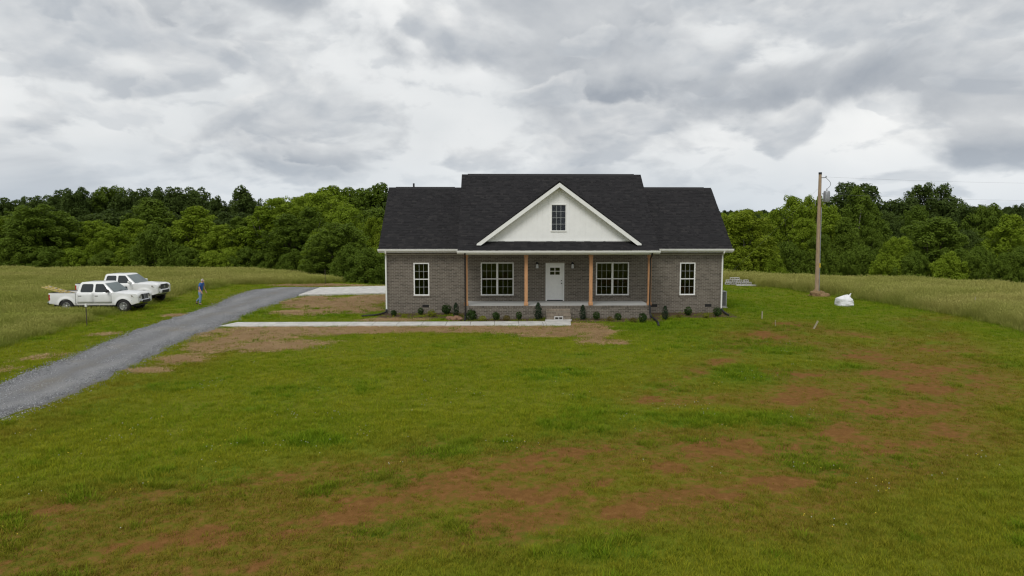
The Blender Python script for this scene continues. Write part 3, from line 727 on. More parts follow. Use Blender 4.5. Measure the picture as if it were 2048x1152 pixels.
# the backing is cut for the window by building it in three pieces
gw = MB(); GWX0, GWX1, GWZ0, GWZ1 = 2.83, 3.65, 4.56, 5.98
def poly_clip(x0, x1, z0, fz):
    xs = [x0] + ([HC] if x0 < HC < x1 else []) + [x1]
    return [(x0, z0), (x1, z0)] + [(x, fz(x)) for x in reversed(xs)]
gw.prism(poly_clip(HC-3.88, GWX0, zb_, rl), GYW+.02, GYW+.1); gw.prism(poly_clip(GWX1, HC+3.88, zb_, rl), GYW+.02, GYW+.1)
gw.prism(poly_clip(GWX0, GWX1, GWZ1, rl), GYW+.02, GYW+.1); gw.box(GWX0, GWX1, GYW+.02, GYW+.1, zb_, GWZ0)
gwall = H(gw.build('gable_wall', M['white_siding']))
x = HC-3.92; BW = .28
while x < HC+3.9:
    a, b = max(x+.0055, HC-3.87), min(x+BW-.0055, HC+3.87)
    mb = MB()
    pieces = []
    if b <= GWX0+.005 or a >= GWX1-.005: pieces = [(a, b, zb_+.02, None)]
    else:
        if a < GWX0-.02: pieces.append((a, GWX0, zb_+.02, None))
        if b > GWX1+.02: pieces.append((GWX1, b, zb_+.02, None))
        lo, hi = max(a, GWX0), min(b, GWX1)
        pieces += [(lo, hi, GWZ1, None), (lo, hi, zb_+.02, GWZ0)]
    for (p, q, z0, z1) in pieces:
        mb = MB()
        if z1 is None:
            if min(rl(p), rl(q)) - z0 < .02 and max(rl(p), rl(q)) - z0 < .03: continue
            pl_ = poly_clip(p, q, z0, lambda t: max(rl(t), z0+.005)); mb.prism(pl_, GYW+.008, GYW+.0195)
        else: mb.box(p, q, GYW+.008, GYW+.0195, z0, z1)
        mb.build('board', M['white_siding'], gwall)
    x += BW
tb = MB(); tb.box(HC-3.75, HC+3.75, GYW-.02, GYW-.002, zb_+.01, zb_+.12); tb.build('bottom_trim', M['white_trim'], gwall)
M['muntin'] = simple('muntin_grey', (.50, .52, .50), .5)
# windows
def window(name, x0, x1, z0, z1, y, units, rows, midrail=True, cols=3, trim=.06):
    w = empty(name, ((x0+x1)/2, y, z0)); H(w)
    off = (-(x0+x1)/2, -y, -z0)
    fr = MB(); ya, yb = y-.012, y+.07
    fr.box(x0, x1, ya, yb, z1-trim, z1); fr.box(x0, x1, ya, yb, z0, z0+trim*.9); fr.box(x0, x0+trim, ya, yb, z0+trim*.9, z1-trim); fr.box(x1-trim, x1, ya, yb, z0+trim*.9, z1-trim)
    fr.box(x0-.012, x1+.012, ya-.022, ya+.001, z0-.012, z0+.03)
    ux = []; mull = .11
    inner0, inner1 = x0+trim, x1-trim
    if units == 2:
        c = (x0+x1)/2; fr.box(c-mull/2, c+mull/2, ya+.001, yb, z0+trim*.9, z1-trim); ux = [(inner0, c-mull/2), (c+mull/2, inner1)]
    else: ux = [(inner0, inner1)]
    za, zb = z0+trim*.9, z1-trim; zm = (za+zb)/2
    if midrail:
        for (a, b) in ux: fr.box(a, b, y+.008, yb-.005, zm-.026, zm+.026)
    fo = fr.build('window_frame', M['white_trim'], w); fo.location = off
    mu = MB(); panes = []
    for (a, b) in ux:
        sashes = [(za, zm-.026), (zm+.026, zb)] if midrail else [(za, zb)]
        for si, (p, q) in enumerate(sashes):
            yy = y+.034 if (si == 0 or not midrail) else y+.024
            cw = (b-a)/cols; rh = (q-p)/rows
            for i in range(1, cols): mu.box(a+i*cw-.0065, a+i*cw+.0065, yy-.004, yy+.012, p, q)
            for j in range(1, rows): mu.box(a, b, yy-.0025, yy+.0105, p+j*rh-.0065, p+j*rh+.0065)
            for i in range(cols):
                for j in range(rows): panes.append((a+(i+.5)*cw, yy, p+(j+.5)*rh, cw-.014, rh-.014))
    mo = mu.build('muntin_grid', M['muntin'], w); mo.location = off
    cache = {}
    for (cx, cy, cz, pw_, ph_) in panes:
        key = (round(pw_, 3), round(ph_, 3))
        if key not in cache:
            pm = MB(); pm.box(-pw_/2, pw_/2, 0, .006, -ph_/2, ph_/2); cache[key] = pm.mesh('pane'); cache[key].materials.append(M['glass'])
        o = link('pane', cache[key], None, w); o.location = (cx+off[0], cy+off[1], cz+off[2])
        o.rotation_euler = (random.uniform(-.006, .006), 0, random.uniform(-.006, .006))
    return w
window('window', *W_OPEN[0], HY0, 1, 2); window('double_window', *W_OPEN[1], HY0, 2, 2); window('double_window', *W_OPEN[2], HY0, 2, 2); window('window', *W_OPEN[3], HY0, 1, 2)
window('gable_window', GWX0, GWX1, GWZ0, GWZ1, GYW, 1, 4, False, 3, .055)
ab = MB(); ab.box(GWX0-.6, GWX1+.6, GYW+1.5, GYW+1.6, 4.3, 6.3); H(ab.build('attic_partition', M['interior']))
# front door
dr_ = empty('front_door', (HC, HY0, FLOOR)); H(dr_); do = (-HC, -HY0, -FLOOR)
a, b, z0, z1 = D_OPEN
fr = MB(); fr.box(a, a+.075, HY0-.02, HY0+.1, z0, z1); fr.box(b-.075, b, HY0-.02, HY0+.1, z0, z1); fr.box(a+.075, b-.075, HY0-.02, HY0+.1, z1-.075, z1)
fr.build('door_frame', M['white_trim'], dr_).location = do
th_ = MB(); th_.box(a+.075, b-.075, HY0-.03, HY0+.1, z0+.004, z0+.045); th_.build('threshold', M['black_metal'], dr_).location = do
la, lb = a+.08, b-.08; lz0, lz1 = 2.14, 2.53; lc = (la+lb)/2; lw = .54
pan = MB(); dy0, dy1 = HY0+.03, HY0+.075
pan.box(la, lb, dy0, dy1, z0+.05, lz0); pan.box(la, lb, dy0, dy1, lz1, z1-.08); pan.box(la, lc-lw/2, dy0, dy1, lz0, lz1); pan.box(lc+lw/2, lb, dy0, dy1, lz0, lz1)
pan.box(lc-.022, lc+.022, dy0, dy1, lz0, lz1); pan.box(lc-lw/2, lc-.022, dy0+.001, dy1, (lz0+lz1)/2-.02, (lz0+lz1)/2+.02); pan.box(lc+.022, lc+lw/2, dy0+.001, dy1, (lz0+lz1)/2-.02, (lz0+lz1)/2+.02)
pan.box(la+.12, lc-.04, dy0-.006, dy0+.001, z0+.22, lz0-.14); pan.box(lc+.04, lb-.12, dy0-.006, dy0+.001, z0+.22, lz0-.14)
pan.build('door_panel', M['white_trim'], dr_).location = do
pm = MB(); pm.box(-.124, .124, 0, .006, -.087, .087); pme = pm.mesh('pane'); pme.materials.append(M['glass'])
for sx_ in (-1, 1):
    for sz_ in (-1, 1):
        link('pane', pme, None, dr_).location = (lc+sx_*.146+do[0], dy0+.02+do[1], (lz0+lz1)/2+sz_*.1075+do[2])
kn = MB(); kn.lathe([(0, -.07), (.03, -.065), (.034, -.045), (.018, -.03), (.03, -.008), (.03, 0)], 12, 'y', (lb-.07, dy0, z0+.98)); kn.build('door_knob', M['black_metal'], dr_).location = do
kn = MB(); kn.lathe([(0, -.03), (.028, -.028), (.03, 0)], 12, 'y', (lb-.07, dy0, z0+1.13)); kn.build('deadbolt', M['black_metal'], dr_).location = do
# wall lanterns beside the door
def lantern_glass():
    m, t, b_ = mat('seeded_glass'); b_.inputs['Base Color'].default_value = (.62, .64, .66, 1); b_.inputs['Roughness'].default_value = .15; b_.inputs['Specular IOR Level'].default_value = .6
    bump(t, b_, noise(t, 60, 2), .2, .003); return m
M['lantern_glass'] = lantern_glass()
for lx in (2.25, 4.22):
    la_ = empty('wall_lantern', (lx, HY0, 2.65)); H(la_)
    q = MB(); q.box(-.05, .05, -.03, -.006, -.02, .2); q.tube([(0, -.03, .14), (0, -.09, .16), (0, -.11, .13)], .014, 6); q.lathe([(.0, .17), (.05, .15), (.085, .10), (.085, .085)], 10, 'z', (0, -.11, 0)); q.build('lantern_body', M['black_metal'], la_)
    q = MB(); q.lathe([(.06, .085), (.082, -.14), (.0, -.14)], 10, 'z', (0, -.11, 0)); q.build('lantern_shade', M['lantern_glass'], la_)
# gutters and downspouts
def gutter(x0, x1, yb, zt):
    mb = MB(); prof = [(yb, zt), (yb, zt-.13), (yb-.075, zt-.13), (yb-.105, zt-.085), (yb-.115, zt-.02), (yb-.125, zt), (yb-.115, zt), (yb-.1, zt-.02), (yb-.09, zt-.08), (yb-.07, zt-.118), (yb-.012, zt-.118), (yb-.012, zt)]
    mb.prism(prof, x0, x1, 'x'); H(mb.build('gutter', M['gutter']))
    fb = MB(); fb.box(x0+.01, x1-.01, yb+.001, yb+.02, zt-.17, zt-.005); H(fb.build('fascia', M['white_trim']))
gutter(WR0-.03, MX0+.25, 38.38, EAVE+.01); gutter(MX1-.22, WR1+.03, 38.38, EAVE+.01); gutter(MX0-.03, MX1+.03, 35.98, EAVE)
for a_, b_ in ((WR0, -2.0), (8.4, WR1)):
    so = MB(); so.box(a_, b_, 38.40, HY0-.03, EAVE-.19, EAVE-.165); H(so.build('eave_soffit', M['soffit']))
def spout(path, m, w=.075, d=.055):
    mb = MB(); r = w*.72
    mb.tube(path, r, 4, True, False); return H(mb.build('downspout', m))
def drain(parent, path, r=.055):
    pts = []
    for i in range(len(path)-1):
        a, b = Vector(path[i]), Vector(path[i+1]); n = max(2, int((b-a).length/.03))
        for k in range(n): pts.append(a.lerp(b, k/n))
    pts.append(Vector(path[-1]))
    rs = [r*(1.0 if k % 2 else .86) for k in range(len(pts))]
    mb = MB(); mb.tube(pts, rs, 8, True, False); o = mb.build('drain_pipe', M['drain'], parent); o.matrix_parent_inverse = Matrix.Identity(4)
    return o
d1 = spout([(-6.05, 38.32, 3.47), (-6.05, 38.34, 3.38), (-6.09, 38.70, 3.22), (-6.09, 38.72, .18)], M['gutter'])
drain(d1, [(-6.09, 38.7, .22), (-6.12, 38.5, .1), (-6.3, 38.0, .07), (-6.55, 37.6, .06), (-7.2, 37.3, .05)])
d2 = spout([(12.55, 38.32, 3.47), (12.55, 38.34, 3.38), (12.59, 38.70, 3.22), (12.59, 38.72, .18)], M['gutter'])
drain(d2, [(12.59, 38.7, .22), (12.6, 38.45, .12), (12.55, 37.8, .07), (12.5, 37.2, .05)])
d3 = spout([(-1.62, 35.92, 3.46), (-1.62, 35.96, 3.36), (-1.63, 36.32, 3.2), (-1.63, 36.34, .12)], M['downspout_dark'])
drain(d3, [(-1.63, 36.33, .3), (-1.63, 36.3, .1), (-1.62, 35.9, .07), (-1.60, 35.4, .06)])
d4 = spout([(8.03, 35.92, 3.46), (8.03, 35.96, 3.36), (8.03, 36.30, 3.15), (8.03, 36.34, .72)], M['downspout_dark'])
drain(d4, [(8.03, 36.33, .78), (8.04, 36.26, .3), (8.06, 36.05, .12), (8.1, 35.2, .08), (8.0, 34.2, .07), (7.85, 33.6, .06), (7.8, 33.2, .05)])
# ---------------------------------------------------------------- pickups
def m_paint():
    m, t, b = mat('white_car_paint')
    c = ramp(t, noise(t, 3, 5), [(.3, (.74, .74, .72)), (.7, (.80, .80, .785))])
    sp = N(t, 'ShaderNodeSeparateXYZ'); tcn = N(t, 'ShaderNodeTexCoord'); t.links.new(tcn.outputs['Object'], sp.inputs[0])
    low = ramp_bw(t, mth(t, 'ADD', sp.outputs[2], mth(t, 'MULTIPLY', noise(t, 9, 4), .22)), .72, .50)
    c = mix(t, mth(t, 'MULTIPLY', low, .35), c, (.36, .30, .22))          # road dirt along the sills
    t.links.new(c, b.inputs['Base Color']); b.inputs['Roughness'].default_value = .25; b.inputs['Coat Weight'].default_value = .6; b.inputs['Coat Roughness'].default_value = .04
    return m
M['paint'] = m_paint()
M['car_glass'] = simple('tinted_car_glass', (.018, .022, .022), .03, 0, .9, .1)
M['windscreen'] = simple('windscreen_glass', (.10, .13, .125), .04, 0, 1.0, .25, 1.5)
M['tyre'] = simple('tyre_rubber', (.022, .021, .020), .85, var=.25)
M['rim'] = simple('alloy_rim', (.55, .55, .55), .3, .7)
M['chrome'] = simple('chrome', (.50, .51, .52), .14, 1.0)
M['plastic'] = simple('black_plastic', (.02, .02, .021), .55)
M['tail'] = simple('red_tail_lamp', (.42, .015, .02), .15, 0, .6)
M['head'] = simple('head_lamp', (.30, .285, .24), .10, .25, .8, .3, 14)
M['badge'] = simple('emblem_metal', (.30, .31, .32), .25, .8)
def pickup(name, loc, rz, P, label):
    t = tag(empty(name, loc, rz), label, 'pickup truck', 'white pickups parked in the grass')
    L0, L1, hw = P['tail'], P['nose'], P['hw']; xr, xf, wr = P['xr'], P['xf'], P['wr']; ar = wr+P['gap']
    rk, belt, rail, hood = P['rock'], P['belt'], P['rail'], P['hood']; cab0, cab1 = P['cab0'], P['cab1']; fl = P['floor']
    xs = sorted(set(list(np.round(np.arange(L0, L1, .045), 3)) + [L0+.06, cab0-.04, cab0, L1-.2, L1-.12, L1-.06, L1-.02, L1]))
    NS, NT = 8, 9
    V = []; rows = []
    for x in xs:
        plan = 1-.02*max(0, (L0+.25-x)/.25)**2
        if x > L1-.55: plan -= P['taper']*((x-(L1-.55))/.55)**2.2
        zb = rk
        for ax in (xr, xf):
            d = abs(x-ax)
            if d < ar: zb = max(zb, wr*.98 + math.sqrt(ar*ar-d*d)*1.0 - .02)
        if x < xr-ar: zb = rk+.08*min(1, (xr-ar-x)/.4)
        if x > xf+ar: zb = rk+.10*min(1, (x-xf-ar)/.3)
        if x <= cab0-.02: zt = rail
        elif x <= cab1: zt = belt
        else:
            q = (x-cab1)/(L1-cab1); zt = belt+(hood-belt)*q**1.3 - .02
            if x > L1-.14: zt -= .11*((x-(L1-.14))/.14)**2
        side = []
        for i in range(NS):
            s = i/(NS-1); z = zb+(zt-zb)*s
            zz = (z-rk)/(belt-rk); w = .955+.045*math.sin(min(1, max(0, zz*1.25))*math.pi*.62)
            if zz > .8: w -= .06*(zz-.8)
            y = hw*w*plan
            for ax in (xr, xf):
                dd = math.hypot(x-ax, z-wr*.98)
                if dd < ar+.14: y += P['flare']*max(0, 1-max(0, dd-ar-.03)/.11)
            side.append((y, z))
        yt = side[-1][0]
        tops = []
        for i in range(1, NT+1):
            u = 1-2*i/(NT+1)
            if x <= cab0-.04 and x > L0+.06:
                yi = yt-.085
                prof = [(yi, zt), (yi, fl+.01), (yi*.7, fl), (yi*.35, fl), (0, fl), (-yi*.35, fl), (-yi*.7, fl), (-yi, fl+.01), (-yi, zt)]
                tops.append(prof[i-1])
            elif x > cab1:
                z = zt+.075*(1-abs(u)**2.5)*min(1, (x-cab1)/.1+.3) + (P['scoop']*max(0, 1-abs(u)/.28)*max(0, 1-abs(x-cab1-.55)/.4) if P['scoop'] else 0) + .02*max(0, 1-abs(abs(u)-.55)/.2)
                tops.append((yt*u, z))
            else: tops.append((yt*u, zt))
        ring = [(x, -y, z) for y, z in side] + [(x, -y, z) for y, z in tops] + [(x, y, z) for y, z in reversed(side)]
        rows.append(ring); V += ring
    n = len(rows[0]); F = []
    for i in range(len(rows)-1):
        for k in range(n-1): F.append((i*n+k, (i+1)*n+k, (i+1)*n+k+1, i*n+k+1))
    F.append(tuple(range(n))); F.append(tuple(range((len(rows)-1)*n+n-1, (len(rows)-1)*n-1, -1)))
    mb = MB(); mb.add(V, F, True); body = mb.build('body', M['paint'], t)
    md = body.modifiers.new('edge', 'EDGE_SPLIT'); md.split_angle = rad(38)
    ch = MB(); ch.box(L0+.15, L1-.2, -hw*.74, hw*.74, rk-.10, rk+.25); ch.box(xr+ar+.05, xf-ar-.05, -hw*.90, hw*.90, rk-.07, rk+.1); ch.box(xf-.55, xf+.55, -hw*.70, hw*.70, rk+.1, belt-.2); ch.box(xr-.5, xr+.5, -hw*.70, hw*.70, rk+.1, fl-.02); ch.tube([(xr, -hw*.8, wr), (xr, hw*.8, wr)], .06, 8); ch.tube([(xf, -hw*.8, wr), (xf, hw*.8, wr)], .05, 8)
    ch.build('chassis', M['plastic'], t)
    # cab: rounded frustum from the belt to the roof
    zt, r0, r1, rw, bw = P['roof'], P['r0'], P['r1'], P['rw'], hw*.955
    def ringpts(x0, x1, y, z, rr, crown=0):
        out_ = []
        for (cx, cy, a0) in ((x1-rr, y-rr, 0), (x0+rr, y-rr, 90), (x0+rr, -y+rr, 180), (x1-rr, -y+rr, 270)):
            for k in range(5):
                a = rad(a0+k*22.5); out_.append((cx+rr*math.cos(a), cy+rr*math.sin(a), z))
        return out_
    R0 = ringpts(cab0-.01, cab1+.02, bw, belt-.02, .08); R1 = ringpts(r0, r1, rw, zt-.07, .10); R2 = ringpts(r0+.06, r1-.06, rw-.06, zt-.018, .10); R3 = ringpts(r0+.35, r1-.35, rw-.35, zt, .10)
    k = len(R0); V = R0+R1+R2+R3; F = []
    for j in range(3):
        for i in range(k): F.append((j*k+i, j*k+(i+1) % k, (j+1)*k+(i+1) % k, (j+1)*k+i))
    F.append(tuple(range(3*k, 4*k)))
    mb = MB(); mb.add(V, F, True); cabo = mb.build('cab', M['paint'], t); md = cabo.modifiers.new('edge', 'EDGE_SPLIT'); md.split_angle = rad(40)
    zb_, zu = belt-.02, zt-.07
    def side_y(z): return bw+(rw-bw)*(z-zb_)/(zu-zb_)
    def slab(poly, sgn, name, m, parent=t, proud=.008, shrink=1.0):
        mb = MB(); Vv = []
        for d in (proud, -.02):
            for (x, z) in poly: Vv.append((x, sgn*(side_y(z)+d), z))
        q = len(poly); mb.add(Vv, [tuple(range(q)), tuple(range(2*q-1, q-1, -1))] + [(i, (i+1) % q, (i+1) % q+q, i+q) for i in range(q)]); return mb.build(name, m, parent)
    def rnd(poly, r=.05):
        o_ = []; q = len(poly)
        for i in range(q):
            p, a, b = Vector(poly[i]), Vector(poly[i-1]), Vector(poly[(i+1) % q])
            da, db = (a-p).normalized(), (b-p).normalized(); rr = min(r, (a-p).length*.4, (b-p).length*.4)
            o_ += [tuple(p+da*rr), tuple(p+(da+db)*rr*.28), tuple(p+db*rr)]
        return o_
    zl, zh = belt+.03, zt-.11
    def fx(z): return cab1+.02+(r1-cab1-.02)*(z-zb_)/(zu-zb_)
    bx = P['bpillar']; rx = r0+.13
    for sgn in (-1, 1):
        slab(rnd([(bx+.06, zl), (fx(zl)-.22, zl), (fx(zh)-.10, zh), (bx+.06, zh)]), sgn, 'side_window', M['car_glass'])
        slab(rnd([(rx-.06, zl), (bx-.06, zl), (bx-.06, zh), (rx+.02, zh)], .08), sgn, 'side_window', M['car_glass'])
        # doors: proud panels below the belt with handle
        for (a, b) in ((bx+.012, cab1-.12), (cab0+.06, bx-.012)):
            mb = MB(); zz0, zz1 = rk+.12, belt-.01; Vv = []; cols_ = 6
            a0 = a
            grid = []
            for j in range(6):
                z = zz0+(zz1-zz0)*j/5; zq = (z-rk)/(belt-rk); w = .955+.045*math.sin(min(1, max(0, zq*1.25))*math.pi*.62)-(.06*(zq-.8) if zq > .8 else 0)
                aa = a
                if a < xr+ar+.06: aa = max(a, xr+math.sqrt(max(0, (ar+.06)**2-(z-wr)**2)) if abs(z-wr) < ar+.06 else a)
                for i in range(5): grid.append((aa+(b-aa)*i/4, sgn*(hw*w+.0105), z))
            F_ = [(j*5+i, j*5+i+1, j*5+i+6, j*5+i+5) for j in range(5) for i in range(4)]
            mb.add(grid, F_, True)
            dob = mb.build('door', M['paint'], t); so_ = dob.modifiers.new('solid', 'SOLIDIFY'); so_.thickness = .012; so_.offset = 0
            hb = MB(); hx = a+.16; hb.cbox(hx-.09, hx+.09, min(sgn*(hw*.995), sgn*(hw*.995+.035)), max(sgn*(hw*.995), sgn*(hw*.995+.035)), belt-.20, belt-.165, .008); hb.build('door_handle', M[P['handle']], dob)
        mb = MB(); mx = fx(belt)-.30; y0 = side_y(belt)
        mb.cbox(mx-.07, mx+.07, min(sgn*(y0+.02), sgn*(y0+.25)), max(sgn*(y0+.02), sgn*(y0+.25)), belt+.02, belt+.19, .04); mb.build('mirror', M[P['mirror']], t)
    # windscreen and rear window as slabs on the sloping faces
    for (xb, xt, nm, m_, ins) in ((cab1+.02, r1, 'windscreen', M['windscreen'], .06), (cab0-.01, r0, 'rear_window', M['car_glass'], .10)):
        sg = 1 if xt < xb else -1
        mb = MB(); za, zz = belt+.03, zt-.085; Vv = []
        for d in (.012, -.02):
            for (z, yy) in ((za, side_y(za)-ins), (zz, side_y(zz)-ins)):
                xx = xb+(xt-xb)*(z-zb_)/(zu-zb_)
                Vv += [(xx+sg*d, -yy, z), (xx+sg*d, yy, z)]
        mb.add(Vv, [(0,1,3,2),(4,6,7,5),(0,4,5,1),(2,3,7,6),(0,2,6,4),(1,5,7,3)]); mb.build(nm, m_, t)
    # wheels
    for ax in (xr, xf):
        for sgn in (-1, 1):
            w = empty('wheel', (ax, sgn*(hw-.10), wr), 0, t)
            tw = .125
            mb = MB(); mb.lathe([(wr*.62, -tw), (wr*.9, -tw*1.02), (wr*.985, -tw*.8), (wr, -tw*.3), (wr, tw*.3), (wr*.985, tw*.8), (wr*.9, tw*1.02), (wr*.62, tw)], 28, 'y'); mb.build('tyre', M['tyre'], w)
            mb = MB(); o_ = sgn
            mb.lathe([(wr*.62, -tw*.9*o_), (wr*.60, tw*.92*o_), (wr*.545, tw*.92*o_), (wr*.53, tw*.3*o_), (.001, tw*.25*o_)], 28, 'y')
            for k in range(6):
                a = k*math.pi/3+.3; ca, sa = math.cos(a), math.sin(a); hw_ = wr*.085
                Vv = []
                for (r_, yy) in ((wr*.12, tw*.75), (wr*.56, tw*.88)):
                    for q in (-1, 1):
                        for dy in (0, -.05): Vv.append((ca*r_-sa*hw_*q*(1.2 if r_ > .1 else .8), o_*(yy+dy), sa*r_+ca*hw_*q*(1.2 if r_ > .1 else .8)))
                mb.add(Vv, [(0,2,6,4),(1,5,7,3),(0,4,5,1),(2,3,7,6),(0,1,3,2),(4,6,7,5)])
            mb.lathe([(.001, tw*.86*o_), (wr*.13, tw*.84*o_), (wr*.16, tw*.5*o_)], 12, 'y'); mb.build('rim', M[P['rim']], w)
    # front end
    ny = hw*(1-P['taper']); fz0, fz1 = hood-.30, hood-.06
    for sgn in (-1, 1):
        mb = MB(); a, b = (ny*.60, ny*1.0)
        Vv = [(L1+.018, sgn*a, fz0+.03), (L1-.01, sgn*(b+.01), fz0+.05), (L1-.32, sgn*(hw*1.0), fz0+.13), (L1-.34, sgn*(hw*.995), fz1-.01), (L1-.09, sgn*(b+.02), fz1-.01), (L1+.012, sgn*a, fz1-.02)]
        Vi = [(x-.06, y*.94, z) for x, y, z in Vv]; q = 6
        mb.add(Vv+Vi, [tuple(range(6)), tuple(range(11, 5, -1))] + [(i, (i+1) % 6, (i+1) % 6+6, i+6) for i in range(6)]); mb.build('headlight', M['head'], t)
        mb = MB(); mb.cbox(L0-.012, L0+.10, min(sgn*hw*.86, sgn*(hw*.985+.004)), max(sgn*hw*.86, sgn*(hw*.985+.004)), rail-.42, rail-.08, .02); mb.build('taillight', M['tail'], t)
    g = MB(); gy = ny*.56
    if P['style'] == 0:
        g.prism([(-gy*1.0, fz1+.0), (gy*1.0, fz1+.0), (gy*.72, fz0-.03), (-gy*.72, fz0-.03)], L1-.02, L1+.018, 'x')
    else:
        g.prism([(-gy*1.05, fz0+.05), (-gy*.9, fz1+.03), (gy*.9, fz1+.03), (gy*1.05, fz0+.05), (gy*.8, fz0-.12), (-gy*.8, fz0-.12)], L1-.02, L1+.018, 'x')
    go = g.build('grille', M['plastic'], t)
    ct = MB()
    if P['style'] == 0:
        for sgn in (-1, 1):
            ct.prism([(sgn*gy*.42, fz1+.0), (sgn*gy*.62, fz1+.0), (sgn*gy*.34, fz0-.03), (sgn*gy*.16, fz0-.03)], L1+.018, L1+.045, 'x')
        ct.prism([(-gy*.24, fz0+.0), (gy*.24, fz0+.0), (gy*.2, fz0-.045), (-gy*.2, fz0-.045)], L1+.019, L1+.043, 'x')
        ct.build('grille_bar', M['chrome'], go)
        em = MB(); em.lathe([(.075, 0), (.085, .012), (.06, .015), (.055, 0)], 20, 'x', (L1+.02, 0, (fz0+fz1)/2+.01)); em.box(L1+.02, L1+.034, -.105, .105, (fz0+fz1)/2-.008, (fz0+fz1)/2+.028); em.build('emblem', M['badge'], go)
    else:
        for zq in (.0, .07, .14): ct.box(L1+.018, L1+.03, -gy*.92, gy*.92, fz0-.05+zq, fz0-.03+zq)
        ct.build('grille_bar', M['badge'], go)
        em = MB(); em.lathe([(.085, 0), (.095, .012), (.075, .012), (.07, 0)], 20, 'x', (L1+.02, 0, (fz0+fz1)/2-.01)); em.lathe([(.03, 0), (.04, .014), (.02, .014), (.015, 0)], 16, 'x', (L1+.02, 0, (fz0+fz1)/2)); em.build('emblem', M['chrome'], go)
    bz0, bz1 = rk+.02, fz0-.03
    bp = MB(); Vv = []; F = []; m_ = 11
    for j, (z, dx) in enumerate(((bz0, -.08), (bz0+.06, 0), (bz1-.05, .02), (bz1, -.05))):
        for i in range(m_):
            u = -1+2*i/(m_-1); Vv.append((L1+.09+dx-.42*abs(u)**3.2, u*hw*.985, z))
    for j in range(3):
        for i in range(m_-1): F.append((j*m_+i, j*m_+i+1, (j+1)*m_+i+1, (j+1)*m_+i))
    bp.add(Vv, F, True); bo = bp.build('front_bumper', M[P['bumper']], t); so_ = bo.modifiers.new('solid', 'SOLIDIFY'); so_.thickness = .07
    vm = MB(); vm.cbox(L1+.05, L1+.115, -hw*.42, hw*.42, bz0+.07, bz1-.06, .01); vm.build('lower_intake', M['plastic'], bo)
    for sgn in (-1, 1):
        fo_ = MB(); fo_.lathe([(.001, .03), (.055, .03), (.07, .0)], 12, 'x', (L1-.02, sgn*hw*.66, (bz0+bz1)/2)); fo_.build('fog_lamp', M['chrome'], bo)
    rb_ = MB(); rb_.cbox(L0-.13, L0+.03, -hw*.94, hw*.94, rk+.03, rk+.20, .04); rb_.build('rear_bumper', M['chrome'], t)
    bl = MB()
    for sgn in (-1, 1): bl.box(L0+.08, cab0-.06, min(sgn*(hw*.985-.1), sgn*(hw*.985-.006)), max(sgn*(hw*.985-.1), sgn*(hw*.985-.006)), rail+.001, rail+.025)
    bl.box(L0+.005, L0+.075, -hw*.9, hw*.9, rail+.001, rail+.02); bl.build('bed_rail_cap', M['plastic'], t)
    gp = MB(); gp.box(cab0-.036, cab0-.020, -hw*1.002, hw*1.002, rk+.03, rail-.004); gp.build('bed_gap', M['plastic'], t)
    if P['style'] == 0:
        wi = MB(); wi.tube([(cab1+.03, -.45, belt+.03), (cab1-.06, .15, belt+.11)], .012, 5); wi.tube([(cab1+.03, .2, belt+.03), (cab1-.06, .75, belt+.11)], .012, 5); wi.build('wiper', M['plastic'], t)
    else:
        sc = MB(); sc.cbox(cab1+.50, cab1+.66, -.20, .20, hood+.05, hood+.10, .015); sc.build('hood_scoop', M['plastic'], t)
        # dark lettering on the rear quarter
        cu_ = bpy.data.curves.new('bed_lettering', 'FONT'); cu_.body = 'TRD'; cu_.size = .14; cu_.extrude = .001
        te = bpy.data.objects.new('bed_lettering', cu_); COL.objects.link(te)
        dg = bpy.context.evaluated_depsgraph_get(); me = bpy.data.meshes.new_from_object(te.evaluated_get(dg)); bpy.data.objects.remove(te); bpy.data.curves.remove(cu_)
        o = link('bed_lettering', me, M['plastic'], t); o.location = (L0+.28, -(hw*1.0+.004), rail-.2); o.rotation_euler = (rad(90), 0, 0)
    return t
P1 = dict(tail=-2.60, nose=2.36, hw=.925, xr=-1.62, xf=1.58, wr=.365, gap=.075, rock=.42, belt=1.13, rail=1.11, hood=1.06, cab0=-1.06, cab1=1.05, floor=.66, taper=.14, flare=.045, scoop=0, roof=1.73, r0=-.92, r1=.46, rw=.70, bpillar=-.08, handle='plastic', mirror='plastic', rim='rim', bumper='chrome', style=0)
P2 = dict(tail=-2.72, nose=2.42, hw=.945, xr=-1.62, xf=1.62, wr=.42, gap=.10, rock=.60, belt=1.32, rail=1.30, hood=1.27, cab0=-1.02, cab1=1.05, floor=.86, taper=.12, flare=.05, scoop=.05, roof=1.93, r0=-.92, r1=.42, rw=.73, bpillar=-.12, handle='paint', mirror='paint', rim='plastic', bumper='paint', style=1)
T1 = pickup('pickup_truck', (-22.9, 41.15, -.08), rad(0.4), P1, 'white pickup with chrome bumper and yellow ladder in its bed')
T2 = pickup('pickup_truck', (-23.85, 45.5, -.10), rad(-1.0), P2, 'taller white pickup with white bumper, parked behind the one with the ladder')
